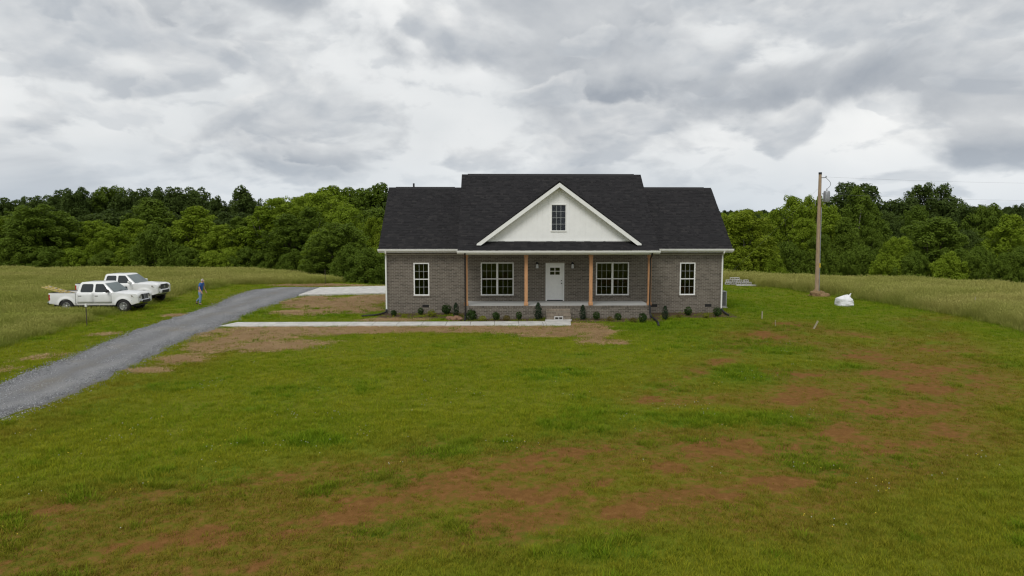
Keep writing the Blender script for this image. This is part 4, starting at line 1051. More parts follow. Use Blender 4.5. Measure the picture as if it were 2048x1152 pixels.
# stepladder lying in the bed, leaning out over the tailgate
M['ladder_yellow'] = simple('yellow_fibreglass', (.56, .43, .15), .5, var=.12)
lad = tag(empty('stepladder', (-25.0, 41.25, .89)), 'yellow fibreglass stepladder lying in the truck bed, sticking out past the tailgate', 'ladder')
lad.rotation_euler = (0, rad(17), rad(5))
for k, (dz, w, ln) in enumerate(((0, .20, 2.35), (.085, .165, 2.2))):
    for sgn in (-1, 1):
        mb = MB(); mb.box(-ln+.95, .95, sgn*w-.015, sgn*w+.015, dz, dz+.06); mb.build('ladder_rail', M['ladder_yellow'], lad)
    for i in range(7):
        x = -ln+1.15+i*.29; mb = MB(); mb.box(x-.035, x+.035, -w+.019, w-.019, dz+.02, dz+.05); mb.build('ladder_step', M['galv'], lad)
mb = MB(); mb.box(.952, 1.05, -.2, .2, -.01, .17); mb.build('ladder_cap', M['ladder_yellow'], lad)

# ---------------------------------------------------------------- the walking man
def skinned(name, verts, edges, radii, m, parent, sub=2, root=0):
    me = bpy.data.meshes.new(name); me.from_pydata([tuple(v) for v in verts], edges, []); me.update()
    o = link(name, me, m, parent)
    sk = o.modifiers.new('skin', 'SKIN'); sk.use_smooth_shade = True
    for i, r in enumerate(radii):
        d = me.skin_vertices[0].data[i]; d.radius = r if isinstance(r, tuple) else (r, r); d.use_root = (i == root)
    ss = o.modifiers.new('sub', 'SUBSURF'); ss.levels = sub; ss.render_levels = sub
    return o
man = tag(empty('person', (-18.6, 44.2, float(terrain(-18.6, 44.2))), rad(-6)), 'man in a blue polo shirt and jeans walking with head bowed', 'person')
M['skin'] = simple('skin', (.50, .29, .21), .55); M['shirt'] = simple('blue_polo', (.028, .11, .36), .85, var=.15); M['jeans'] = simple('faded_jeans', (.16, .235, .36), .9, var=.2, scale=9)
M['hair'] = simple('white_hair', (.44, .42, .39), .9); M['shoe'] = simple('dark_shoe', (.03, .028, .026), .7); M['eye'] = simple('eye', (.03, .02, .015), .3); M['lip'] = simple('lip', (.36, .15, .12), .6)
# figure faces +x; pelvis, spine bent forward, head bowed
J = dict(pel=(0, 0, .88), waist=(.03, 0, 1.02), chest=(.085, 0, 1.24), nb=(.125, 0, 1.39), neck=(.155, 0, 1.445), head=(.195, 0, 1.53), crown=(.19, 0, 1.605), nose=(.292, 0, 1.505), chin=(.245, 0, 1.455))
def limb(sy, d): return {k: (v[0], sy*v[1], v[2]) for k, v in d.items()}
RA = limb(-1, dict(sh=(.105, .17, 1.35), el=(.06, .225, 1.09), wr=(.175, .235, .88), pm=(.21, .235, .80)))
LA = limb(1, dict(sh=(.105, .17, 1.35), el=(.10, .225, 1.10), wr=(.22, .21, .90), pm=(.26, .205, .82)))
RL = limb(-1, dict(hp=(0, .09, .84), kn=(.05, .095, .46), an=(-.01, .10, .085), to=(.14, .11, .035)))
LL = limb(1, dict(hp=(0, .09, .84), kn=(-.04, .095, .48), an=(-.34, .10, .18), to=(-.27, .11, .05)))
def fingers(pm, wr):
    d = (Vector(pm)-Vector(wr)).normalized(); out_ = []
    for i, (oy, ln) in enumerate(((-.028, .06), (-.010, .075), (.010, .072), (.028, .055))):
        a = Vector(pm)+Vector((oy, 0, 0))+d*.025; b = a+d*ln*.6+Vector((.008, 0, 0)); c = b+d*ln*.4+Vector((-.004, .006 if pm[1] < 0 else -.006, 0)); out_.append((a, b, c))
    a = Vector(pm)+Vector((.03, 0, .03)); out_.append((a, a+Vector((.022, 0, -.02)), a+Vector((.03, 0, -.05))))
    return out_
V = [J['pel'], J['waist'], J['chest'], J['nb'], J['neck'], J['head'], J['crown'], J['nose'], J['chin']]
E_ = [(0,1),(1,2),(2,3),(3,4),(4,5),(5,6),(5,7),(5,8)]; Rr = [(.13,.11),(.125,.10),(.145,.115),(.07,.06),(.056,.056),(.088,.074),(.06,.055),.014,.03]
for A in (RA, LA):
    b = len(V); V += [A['sh'], A['el'], A['wr'], A['pm']]; E_ += [(2, b), (b, b+1), (b+1, b+2), (b+2, b+3)]; Rr += [.058, .043, .029, (.036, .02)]
    for (p, q, r) in fingers(A['pm'], A['wr']):
        c = len(V); V += [p, q, r]; E_ += [(b+3, c), (c, c+1), (c+1, c+2)]; Rr += [.0095, .009, .008]
for A in (RL, LL):
    b = len(V); V += [A['hp'], A['kn'], A['an'], A['to']]; E_ += [(0, b), (b, b+1), (b+1, b+2), (b+2, b+3)]; Rr += [.085, .055, .042, (.04, .03)]
body = skinned('body', V, E_, Rr, M['skin'], man)
shv = [J['pel'], J['waist'], J['chest'], J['nb']]; she = [(0,1),(1,2),(2,3)]; shr = [(.155,.135),(.16,.135),(.165,.135),(.085,.075)]
for A in (RA, LA):
    b = len(shv); e = Vector(A['sh']).lerp(Vector(A['el']), .78); shv += [A['sh'], tuple(e)]; she += [(2, b), (b, b+1)]; shr += [.078, .07]
skinned('polo_shirt', shv, she, shr, M['shirt'], man)
jv = [(0, 0, .95), J['pel']]; je = [(0, 1)]; jr = [(.15,.13),(.15,.13)]
for A in (RL, LL):
    b = len(jv); jv += [A['hp'], A['kn'], tuple(Vector(A['an'])+Vector((.0, 0, .02)))]; je += [(1, b), (b, b+1), (b+1, b+2)]; jr += [.105, .078, .066]
skinned('jeans', jv, je, jr, M['jeans'], man)
for A in (RL, LL):
    h = Vector(A['an'])+(Vector((-.05, 0, -.05)) if A is RL else Vector((-.03, 0, -.03))); skinned('shoe', [tuple(h), tuple(Vector(A['an']).lerp(Vector(A['to']), .5)+Vector((0, 0, -.02))), A['to']], [(0,1),(1,2)], [(.06,.05),(.068,.056),(.058,.046)], M['shoe'], man)
mb = MB()
hv = []; hf = []; c = Vector((.178, 0, 1.545))
for i in range(7):
    th_ = rad(12+i*15)
    for k in range(16):
        a = k*math.pi/8; d = Vector((math.sin(th_)*math.cos(a), math.sin(th_)*math.sin(a), math.cos(th_)))
        if i >= 5 and d.x > .3: d = d*.86
        hv.append(c+Vector((d.x*.108, d.y*.09, d.z*.105)))
for i in range(6):
    for k in range(16):
        if i >= 2 and math.cos(k*math.pi/8) > .35: continue
        hf.append((i*16+k, i*16+(k+1) % 16, (i+1)*16+(k+1) % 16, (i+1)*16+k))
hf.append(tuple(range(16)))
mb.add(hv, hf, True); mb.build('hair', M['hair'], man)
for sgn in (-1, 1):
    mb = MB(); mb.lathe([(.0, -.008), (.009, 0), (0, .006)], 8, 'x', (.278, sgn*.032, 1.535)); mb.build('eye', M['eye'], man)
    mb = MB(); mb.lathe([(.001, -.012), (.026, -.006), (.03, .004), (.012, .012), (.001, .006)], 10, 'y', (.18, sgn*.082, 1.515)); mb.build('ear', M['skin'], man)
mb = MB(); mb.box(.268, .281, -.022, .022, 1.474, 1.481); mb.build('mouth', M['lip'], man)

# ---------------------------------------------------------------- utility pole and its wires
pz = float(terrain(22.6, 48.7))
pole = tag(empty('utility_pole', (22.6, 48.7, pz)), 'tall weathered wooden utility pole with a grey transformer', 'utility pole')
mb = MB(); mb.tube([(0, 0, -.3), (-.03, 0, 3), (-.06, 0, 6), (-.08, 0, 8.5)], [.15, .135, .118, .10], 14); mb.build('shaft', M['pole'], pole)
mb = MB(); mb.tube([(-.08, 0, 8.48), (-.08, 0, 8.62)], .115, 14); mb.build('pole_cap', M['black_metal'], pole)
mb = MB(); mb.tube([(.10, -.11, 0), (.06, -.10, 4.6), (.05, -.10, 6.2)], .028, 8); mb.build('conduit', M['galv'], pole)
mb = MB(); mb.tube([(.09, -.11, 2.0), (.09, -.11, 2.3)], .05, 8); mb.build('conduit_tag', simple('yellow_tag', (.62, .45, .05), .5), pole)
mb = MB(); mb.lathe([(.001, 0), (.19, 0), (.21, .04), (.21, .72), (.19, .78), (.08, .80), (.001, .80)], 20, 'z', (.42, -.02, 6.55))
for k in range(8):
    a = k*math.pi/4; mb.box(.42+.215*math.cos(a)-.012, .42+.215*math.cos(a)+.012, -.02+.215*math.sin(a)-.012, -.02+.215*math.sin(a)+.012, 6.68, 7.22)
tr = mb.build('transformer', M['galv'], pole)
mb = MB(); mb.lathe([(.03, 0), (.045, .04), (.03, .07), (.045, .11), (.025, .16), (.001, .18)], 10, 'z', (.42, -.02, 7.35)); mb.build('bushing', simple('grey_porcelain', (.42, .42, .42), .3), tr)
mb = MB(); mb.box(.10, .24, -.05, .01, 6.65, 6.72); mb.box(.10, .24, -.05, .01, 7.1, 7.17); mb.tube([(.2, -.02, 6.4), (.42, -.02, 6.55)], .02, 6); mb.build('bracket', M['galv'], pole)
mb = MB(); mb.tube([(-.08, 0, 8.25), (.36, 0, 8.27)], .03, 8); mb.lathe([(.02, 0), (.05, .02), (.03, .05), (.05, .08), (.02, .12)], 10, 'z', (.34, 0, 8.27)); mb.build('insulator_arm', M['galv'], pole)
mb = MB(); pts = []
for k in range(13):
    u = k/12; pts.append((.36+.38*math.sin(u*math.pi*.82)-.1*u, 0, 8.22-.72*u))
mb.tube(pts, .014, 6); mb.build('jumper_wire', M['black_metal'], pole)
def wire(name, a, b, sag, label, r=.012):
    mb = MB(); a, b = Vector(a), Vector(b); pts = []
    for k in range(25):
        u = k/24; p = a.lerp(b, u); p.z -= sag*4*u*(1-u); pts.append(p)
    mb.tube(pts, r, 5); return tag(mb.build(name, M['galv']), label, 'wire')
wire('power_line', (22.96, 48.7, pz+8.3), (75, 62, 9.2), .5, 'upper thin power line running right from the pole top', .004)
wire('power_line', (22.8, 48.7, pz+7.15), (75, 62, 8.1), .7, 'lower thin power line running right from below the transformer', .004)
wire('guy_wire', (22.55, 48.75, pz+7.6), (20.6, 60.5, 1.0), 0, 'thin guy wire slanting down to the left of the pole', .004)
tag(MB().tube([(33.0, 78.0, -4.5), (33.4, 78.2, 1.2)], [.10, .085], 8).build('leaning_post', M['stake']), 'pale leaning post at the foot of the trees beyond the hay field', 'post')
bpy.data.objects['leaning_post'].data.transform(Matrix.Translation((-2.6, -6.2, 1.0)))
# T post with a white cap near the drive
def tpost(loc, h, label, capped=True):
    t = tag(empty('fence_post', loc), label, 'post')
    mb = MB(); mb.box(-.02, .02, -.004, .004, -.2, h); mb.box(-.004, .004, .004, .035, -.2, h); mb.build('stem', simple('rusty_steel', (.06, .045, .035), .8), t)
    if capped: mb = MB(); mb.cbox(-.045, .045, -.04, .05, h-.12, h+.03, .015); mb.build('cap', M['white_trim'], t)
tpost((-20.15, 34.6, float(terrain(-20.15, 34.6))), 1.05, 'dark steel post with a white cap in the grass before the trucks')
tpost((-14.3, 58.6, float(terrain(-14.3, 58.6))), 1.25, 'thin steel post in the grass beyond the concrete apron', False)
def stake(x, y, h, lean, label, w=.045):
    mb = MB(); mb.box(-w, w, -.012, .012, -.15, h*.98); mb.prism([(-w, h*.98), (w, h*.98), (w*.3, h*1.04)], -.012, .012)
    o = mb.build('survey_stake', M['stake']); o.location = (x, y, float(terrain(x, y))); o.rotation_euler = (0, lean, random.uniform(-.3, .3)); tag(o, label, 'stake')
stake(13.86, 36.0, .40, .02, 'short upright wooden stake in the lawn right of the house', .03)
stake(14.95, 32.4, .42, .42, 'pale leaning stake alone in the lawn right of the house', .038)
stake(13.45, 33.2, .30, -.03, 'thin faint stake beside the leaning stake', .012)
stake(26.35, 37.8, .95, .03, 'thin dark stake standing in the hay on the right', .018)
# white bulk bag
bag = tag(empty('bulk_bag', (21.3, 42.2, float(terrain(21.3, 42.2)))), 'white woven bulk bag slumped on the lawn', 'bag')
def m_bag():
    m, t, b = mat('white_woven_bag'); c = ramp(t, noise(t, 5, 4), [(.3, (.70, .71, .72)), (.7, (.82, .82, .82))]); t.links.new(c, b.inputs['Base Color']); b.inputs['Roughness'].default_value = .6
    bump(t, b, noise(t, 7, 6, .65), .7, .06); return m
M['bag'] = m_bag()
def cloth_blob(name, rx, ry, h, parent, seed, flat=.55, peak=None):
    nu, nv = 40, 18; V = []; F = []
    for j in range(nv+1):
        v = j/nv
        for i in range(nu):
            a = 2*math.pi*i/nu; sq = (abs(math.cos(a))**5+abs(math.sin(a))**5)**(-1/5)
            r = sq*(1-max(0, (v-flat)/(1-flat))**2.4*1.0); nz = float(fbm(np.array(a*1.7+seed), np.array(v*4.0), 4, seed))-.5
            r *= (1+.22*nz); z = h*(v**.8 if v < 1 else 1)*(1+.30*float(fbm(np.array(math.cos(a)*1.6+seed), np.array(math.sin(a)*1.6+v), 3, seed+5)-.5)*min(1, v*2))
            x, y = rx*r*math.cos(a), ry*r*math.sin(a)
            if peak:
                q = math.exp(-(((x-peak[0])/peak[3])**2+((y-peak[1])/peak[3])**2)); z += peak[2]*q*v*v
            V.append((x, y, z))
    for j in range(nv):
        for i in range(nu): F.append((j*nu+i, j*nu+(i+1) % nu, (j+1)*nu+(i+1) % nu, (j+1)*nu+i))
    F.append(tuple(range(nv*nu, nv*nu+nu)))
    mb = MB(); mb.add(V, F, True); return mb.build(name, M['bag'], parent)
cloth_blob('bag_body', .50, .46, .40, bag, 3, .85)
cloth_blob('bag_top', .47, .43, .62, bag, 8, .55, (.30, 0, .16, .2)).location = (-.02, 0, .02)
mb = MB(); mb.tube([(.26, -.05, .58), (.32, -.05, .68), (.38, -.04, .78), (.42, -.04, .83)], [.10, .06, .035, .02], 8); mb.build('bag_neck', M['bag'], bag)
bag.scale = (.92, .92, .92)
# concrete blocks
def block_mesh():
    mb = MB(); w, d, h = .39, .19, .19
    # two cores run front to back
    xs = [-w/2, -w/2+.035, -.016, .016, w/2-.035, w/2]; 
    mb.box(-w/2, w/2, -d/2, d/2, 0, .035); mb.box(-w/2, w/2, -d/2, d/2, h-.035, h)
    for a, b in ((xs[0], xs[1]), (xs[2], xs[3]), (xs[4], xs[5])): mb.box(a, b, -d/2, d/2, .035, h-.035)
    me = mb.mesh('concrete_block'); me.materials.append(M['grey_block']); return me
BME = block_mesh()
o = link('concrete_block', BME, None, None, (3.17, 35.47, .062)); o.scale = (1.15, 1.0, .9); tag(o, 'concrete block with two holes at the foot of the porch steps', 'concrete block')
pile = []
bzb = float(terrain(20.0, 57.6))
for (x, y, k, r) in ((19.2, 57.6, 0, 0), (19.65, 57.62, 0, .05), (20.1, 57.6, 0, -.04), (20.55, 57.6, 0, .1), (20.98, 57.6, 0, 0), (19.3, 57.7, 1, .05), (19.75, 57.6, 1, .1), (20.2, 57.6, 1, 0), (20.75, 57.65, 1, .15), (19.6, 57.6, 2, -.1), (20.0, 57.7, 2, .05)):
    o = link('concrete_block', BME, None, None, (x, y, bzb+.06+k*.192)); o.rotation_euler = (0, 0, r)
    bc_ = sum(1 for q in pile if q == k); pile.append(k)
    tag(o, '%s from the left in the %s row of the block pile behind the house' % (('first', 'second', 'third', 'fourth', 'fifth')[bc_], ('bottom', 'middle', 'top')[k]), 'concrete block', 'concrete blocks piled behind the house')
mb = MB(); mb.cbox(-1.0, 1.0, -.12, .12, 0, .09, .01); o = mb.build('concrete_lintel', M['grey_block']); o.location = (20.6, 56.6, bzb+.02); tag(o, 'long pale lintel lying in front of the block pile', 'lintel')
# heat pump at the right side of the house
ac = tag(empty('heat_pump', (13.2, 41.3, 0)), 'grey heat pump unit beside the right wall of the house', 'heat pump')
mb = MB(); mb.cbox(-.45, .45, -.45, .45, -.05, .07, .01); mb.build('pad', M['concrete'], ac)
M['ac_grey'] = simple('heat_pump_grey', (.33, .335, .33), .5)
mb = MB()
for sx_ in (-1, 1):
    for sy_ in (-1, 1): mb.box(sx_*.38-.03, sx_*.38+.03, sy_*.38-.03, sy_*.38+.03, .07, .95)
mb.box(-.41, .41, -.41, .41, .95, 1.0); mb.box(-.40, .40, -.40, .40, .07, .14); acb = mb.build('casing', M['ac_grey'], ac)
mb = MB(); mb.box(-.36, .36, -.36, .36, .14, .95); mb.build('coil', M['dark_vent'], ac)
for k in range(18):
    z = .17+k*.043; mb = MB(); mb.box(-.35, .35, -.392, -.385, z, z+.016); mb.box(-.392, -.385, -.35, .35, z, z+.016); mb.build('louvre', M['ac_grey'], ac)
mb = MB()
for k in range(6): mb.lathe([(.06+k*.055, .0), (.068+k*.055, .0)], 20, 'z', (0, 0, 1.012))
for k in range(4): mb.box(-.34, .34, -.008, .008, 1.003, 1.015)
mb.build('fan_grille', M['black_metal'], ac)
# rocks by the porch corner, each a stone
M['rock'] = simple('red_brown_rock', (.22, .125, .075), .95, var=.3, scale=9, bumps=.4)
for i, (x, y, s_) in enumerate(((-2.35, 35.9, .20), (-2.05, 35.95, .24), (-2.2, 35.75, .16), (-1.88, 35.78, .15), (-2.5, 36.1, .15))):
    bm = bmesh.new(); bmesh.ops.create_icosphere(bm, subdivisions=2, radius=s_)
    for v in bm.verts: v.co *= 1+random.uniform(-.18, .18); v.co.z *= .7
    me = bpy.data.meshes.new('rock'); bm.to_mesh(me); bm.free(); o = link('rock', me, M['rock'], None, (x, y, .07))
    tag(o, ('brown rock at left end of the small heap by the porch corner', 'largest brown rock in the small heap by the porch corner', 'middle front rock in the small heap by the porch corner', 'rock at the right end of the heap by the dark downspout', 'small back rock of the heap by the porch corner')[i], 'rock', 'rocks by the porch corner')
# straw heap round the pole foot
M['straw_m'] = simple('straw_heap', (.22, .145, .07), .95, var=.35, scale=14, bumps=.6)
bm = bmesh.new(); bmesh.ops.create_icosphere(bm, subdivisions=4, radius=1)
for v in bm.verts:
    n_ = float(fbm(np.array(v.co.x*2.5+4), np.array(v.co.y*2.5+1), 3, 2))
    v.co = Vector((v.co.x*.60, v.co.y*.5, max(v.co.z, -.2)*.34))*(1+.35*math.sin(v.co.x*7)*math.cos(v.co.y*6+1))*(.75+.5*n_)
me = bpy.data.meshes.new('straw_mound'); bm.to_mesh(me); bm.free()
for p in me.polygons: p.use_smooth = True
tag(link('straw_mound', me, M['straw_m'], None, (22.55, 48.4, pz)), 'low straw mound round the foot of the utility pole', 'mound')
# ---------------------------------------------------------------- trees
def leaf_cards(C, Nn, size, r):
    """C centres (n,3), Nn normals (n,3) -> small rhombic leaf sprays, slightly folded"""
    n = len(C); a = r.normal(size=(n, 3)); a -= Nn*(a*Nn).sum(1, keepdims=True); a /= np.linalg.norm(a, axis=1, keepdims=True)+1e-9
    b = np.cross(Nn, a); s = size[:, None]
    V = np.stack([C-a*s, C-b*s*.55+Nn*s*.12, C+a*s, C+b*s*.55+Nn*s*.12], 1)
    F = np.arange(n*4).reshape(n, 4)
    return V.reshape(-1, 3), F
def crown_mesh(kind, seed, H_=14.0):
    """crown of a tree H_ metres tall and 1 unit of width = its real half width; returns mesh, trunk mesh"""
    r = np.random.default_rng(seed)
    if kind == 'oak':   base, W, shp, nl = .12, 4.2, lambda t: np.sin(np.pi*np.clip(.12+.83*t, 0, 1))**.62*(1-.16*t), 100
    elif kind == 'tall': base, W, shp, nl = .10, 3.0, lambda t: np.sin(np.pi*np.clip(.16+.82*t, 0, 1))**.75, 90
    elif kind == 'cone': base, W, shp, nl = .06, 3.2, lambda t: np.clip(1.02-t, 0, 1)**.75*(.55+.45*np.clip(t*6, 0, 1))+.06, 60
    else:               base, W, shp, nl = -.02, 4.0, lambda t: np.sqrt(np.clip(1-(1.0*t)**2.4, 0, 1)), 46
    cen = []; rad_ = []
    for k in range(nl):
        t = (k+.5)/nl; t = t**.85; ang = k*2.39996+r.normal()*.35; R = W*shp(t); f = r.uniform(.45, .92) if k % 4 else r.uniform(0, .4)
        lump = r.uniform(.82, 1.15)
        cen.append((R*f*lump*np.cos(ang), R*f*lump*np.sin(ang), H_*(base+(1-base)*t*.95)+r.normal()*.25)); rad_.append(r.uniform(.6, 1.2)*(W/4.2)**.5*(1.0 if t < .85 else .75))
    cen = np.array(cen); rad_ = np.array(rad_)
    if kind == 'bush': rad_ *= 1.15
    # small outer sprigs break the outline
    ns = 100; t = r.random(ns); ang = r.random(ns)*6.283; R = W*shp(t)*r.uniform(.90, 1.16, ns)
    cen = np.vstack([cen, np.stack([R*np.cos(ang), R*np.sin(ang), H_*(base+(1-base)*t*.98)], 1)]); rad_ = np.concatenate([rad_, r.uniform(.28, .55, ns)])
    P = []; Nm = []; Sz = []; Vl = []
    for c, q in zip(cen, rad_):
        n = int(400*(q/1.0)**2)+22
        d = r.normal(size=(n, 3)); d /= np.linalg.norm(d, axis=1, keepdims=True)
        keep = r.random(n) < (.45+.55*(d[:, 2]*.5+.5)); d = d[keep]
        # knobbly lobe: radius varies with direction
        k3 = r.normal(size=(6, 3)); bumpv = np.tanh((d@k3.T)*2.2).mean(1)
        rr = q*(.80+.26*bumpv+.10*r.normal(size=len(d)))
        p = c + d*rr[:, None]*np.array([1, 1, 1.02]); P.append(p)
        nn = d*.65+np.array([0, 0, .40])+r.normal(size=d.shape)*.42; nn /= np.linalg.norm(nn, axis=1, keepdims=True); Nm.append(nn)
        Sz.append(r.uniform(.09, .18, len(d))); Vl.append(np.clip(r.uniform(0, 1)*.62+r.random(len(d))*.28+.10*d[:, 2], 0, 1))
    P = np.vstack(P); Nm = np.vstack(Nm); Sz = np.concatenate(Sz); Vl = np.concatenate(Vl)
    ok = P[:, 2] > (.02*H_ if kind != 'bush' else -.2); P, Nm, Sz, Vl = P[ok], Nm[ok], Sz[ok], Vl[ok]
    V, F = leaf_cards(P, Nm, Sz, r)
    me = mesh_np('crown_'+kind, V, F, {'val': np.repeat(Vl, 4)})
    mb = MB(); top = H_*.8 if kind != 'bush' else H_*.5
    lean = r.normal(size=2)*.25
    mb.tube([(0, 0, -.6), (lean[0]*.2, lean[1]*.2, top*.35), (lean[0]*.6, lean[1]*.6, top*.7), (lean[0], lean[1], top)], [.26, .2, .13, .03], 8)
    for k in range(10):
        i = r.integers(0, nl); c = cen[i]; z0 = max(.15*H_, c[2]*.55); f = z0/top
        a = Vector((lean[0]*f, lean[1]*f, min(z0, top*.95))); b = Vector(c); m_ = a.lerp(b, .5)+Vector((0, 0, -.2)); mb.tube([a, m_, b], [.09, .06, .02], 5)
    return me, mb.mesh('trunk_'+kind)
H0 = 14.0; HW = {'oak': 4.6, 'tall': 3.4, 'cone': 3.5, 'bush': 4.6}
PROTO = {}
for kind, ns in (('oak', 6), ('tall', 4), ('cone', 2), ('bush', 3)):
    PROTO[kind] = []
    for k in range(ns):
        c_, t_ = crown_mesh(kind, 100+k*7+len(kind), H0 if kind != 'bush' else 6.0); t_.materials.append(M['bark_pale'] if k % 3 == 1 else M['bark'])
        c_.materials.append(LEAF[0])
        PROTO[kind].append((c_, t_))
TREES = [(-59.3,86,5.9,4.9,'oak',1),(-54.2,84,7.1,8.4,'oak',0),(-53.9,88,6.2,5.3,'oak',1),(-54.1,81,3.9,4.6,'bush',0),(-48.1,81,2.2,4.0,'bush',1),(-49.3,87,5.4,5.3,'oak',1),(-44.6,83,4.7,4.2,'oak',1),(-45.3,89,5.6,5.1,'oak',1),
 (-39.3,82,4.3,5.3,'bush',0),(-38.9,86,4.5,3.7,'oak',1),(-46.6,96,8.1,4.4,'tall',0),(-36.3,86,7.0,5.3,'tall',1),(-32.3,83,4.9,4.3,'oak',1),(-30.8,85,5.7,4.2,'tall',0),(-42.1,81,2.2,3.5,'bush',1),(-35.1,80,2.2,4.0,'bush',0),
 (-32.4,80,1.9,3.4,'bush',1),(-43.9,80,1.9,3.4,'bush',0),(-50.2,80,2.2,4.6,'bush',0),(-27.7,84,6.9,4.6,'tall',1),(-26.4,86,8.1,5.9,'oak',1),(-23.6,80,6.0,4.8,'tall',0),(-25.4,92,8.5,5.3,'oak',1),(-21.5,82,6.7,4.1,'tall',0),
 (-23.9,96,9.2,5.2,'oak',1),(-24.4,104,10.0,5.2,'tall',1),(-17.8,84,6.9,5.8,'oak',1),(-16.1,72,5.0,6.2,'oak',0),(-18.5,76,3.9,4.1,'bush',1),(-18.8,73,2.1,2.9,'bush',0),(-11.9,65,2.4,3.7,'bush',0),(-14.1,82,5.6,3.5,'oak',2),
 (-15.4,78,3.9,3.3,'oak',1),(-11.0,68,2.6,2.9,'bush',1),(-25.3,79,2.2,3.4,'bush',0),(-21.7,76,2.0,3.3,'bush',0),(-13.9,67,2.6,3.4,'bush',0),(-28.2,80,2.2,3.4,'bush',0),(-30.2,80,2.2,2.9,'bush',1),(-81.4,118,9.0,5.1,'oak',3),
 (-80.9,120,8.7,4.8,'oak',3),(-79.3,122,9.2,5.2,'oak',3),(-75.3,120,9.4,5.5,'oak',3),(-70.3,116,10.1,4.1,'oak',3),(-67.0,114,10.4,4.9,'oak',3),(-66.6,116,9.9,4.1,'oak',3),(-63.6,118,10.8,6.2,'oak',0),(-59.9,116,9.8,5.0,'oak',3),
 (-59.1,118,10.3,5.1,'oak',3),(-57.6,120,10.5,5.1,'oak',3),(-53.5,116,10.5,5.3,'oak',3),(-50.4,117,10.6,6.7,'oak',3),(-50.1,120,10.1,4.3,'oak',3),(-45.0,114,9.1,3.3,'cone',3),(-40.1,112,10.6,4.2,'cone',3),(-43.3,116,8.5,4.1,'oak',3),
 (-39.6,116,8.8,4.1,'oak',3),(-69.7,124,9.3,5.3,'oak',3),(-23.7,112,10.1,4.8,'tall',0),(-21.5,116,10.5,5.3,'tall',0),(-19.4,118,11.0,5.1,'tall',0),(-30.6,118,9.6,5.1,'oak',3),(-34.9,120,8.9,5.1,'oak',3),(-16.6,116,9.6,5.0,'oak',3),
 (-67.4,100,5.7,5.7,'oak',3),(-64.5,102,5.8,5.8,'oak',3),(-59.8,100,6.0,5.7,'oak',3),(-55.6,100,6.4,5.7,'oak',3),(-53.9,102,6.8,5.8,'oak',3),(-46.6,100,6.4,5.7,'oak',3),(-44.5,100,6.1,5.0,'oak',3),(-40.3,100,5.7,5.7,'oak',3),
 (-37.6,102,6.5,5.8,'oak',3),(-33.4,100,5.7,5.7,'oak',3),(-17.9,100,7.2,5.7,'oak',0),(25.6,72,6.3,6.0,'oak',2),(26.7,80,6.1,4.0,'oak',1),(27.0,70,3.5,3.0,'bush',2),(34.0,86,6.4,4.9,'oak',1),(35.8,84,8.1,5.0,'oak',1),
 (38.2,84,8.1,4.2,'oak',1),(32.8,74,5.5,3.2,'tall',1),(36.5,76,6.6,3.6,'tall',1),(33.5,72,3.9,2.9,'oak',0),(30.3,72,2.9,3.6,'bush',0),(51.5,100,10.5,7.1,'oak',3),(42.6,82,8.8,4.5,'tall',0),(37.1,74,5.5,3.2,'tall',0),
 (45.4,84,6.8,4.2,'tall',0),(38.3,66,3.7,3.0,'oak',1),(49.5,88,6.3,5.0,'oak',3),(56.0,96,8.2,5.2,'oak',3),(55.4,92,7.3,5.0,'oak',0),(62.4,100,10.3,6.0,'oak',3),(44.0,70,5.6,6.8,'oak',0),(63.0,96,7.7,5.5,'oak',3),
 (62.8,92,7.0,5.3,'oak',3),(63.7,90,7.5,6.4,'oak',0),(48.8,72,3.9,4.1,'bush',3),(49.0,66,5.7,4.0,'tall',1),(68.0,90,7.2,4.5,'oak',3),(50.5,70,4.0,4.0,'oak',0),(43.4,62,2.7,3.1,'bush',0),(40.7,62,2.0,3.1,'bush',1),
 (37.5,66,2.1,3.3,'bush',1),(37.2,70,2.5,3.5,'bush',0),(38.7,64,2.2,3.2,'bush',0),(35.2,70,2.0,3.0,'bush',0),(34.2,71,2.2,3.0,'bush',0),(32.5,72,1.9,3.1,'bush',0),(27.4,69,1.8,2.5,'bush',1),(42.8,58,2.4,2.9,'bush',0),
 (43.5,57,2.9,2.4,'bush',0),(24.5,70,2.5,4.0,'bush',2),(37.3,90,5.7,3.9,'oak',3),(43.0,80,4.7,3.4,'oak',0),(55.0,70,6.0,4.5,'oak',0),(-62.1,86,6.2,6.1,'oak',0),]
ORD = ['first', 'second', 'third', 'fourth', 'fifth', 'sixth', 'seventh', 'eighth', 'ninth', 'tenth', 'eleventh', 'twelfth', 'thirteenth', 'fourteenth', 'fifteenth', 'sixteenth', 'seventeenth', 'eighteenth', 'nineteenth', 'twentieth'] + ['%d%s' % (n, {1: 'st', 2: 'nd', 3: 'rd'}.get(n % 10, 'th')) for n in range(21, 80)]
TONE = ['mid green', 'fresh green', 'yellow-green', 'dark green']
KIND = {'oak': 'round-crowned tree', 'tall': 'slender tree', 'cone': 'pointed tree', 'bush': 'bushy shrub'}
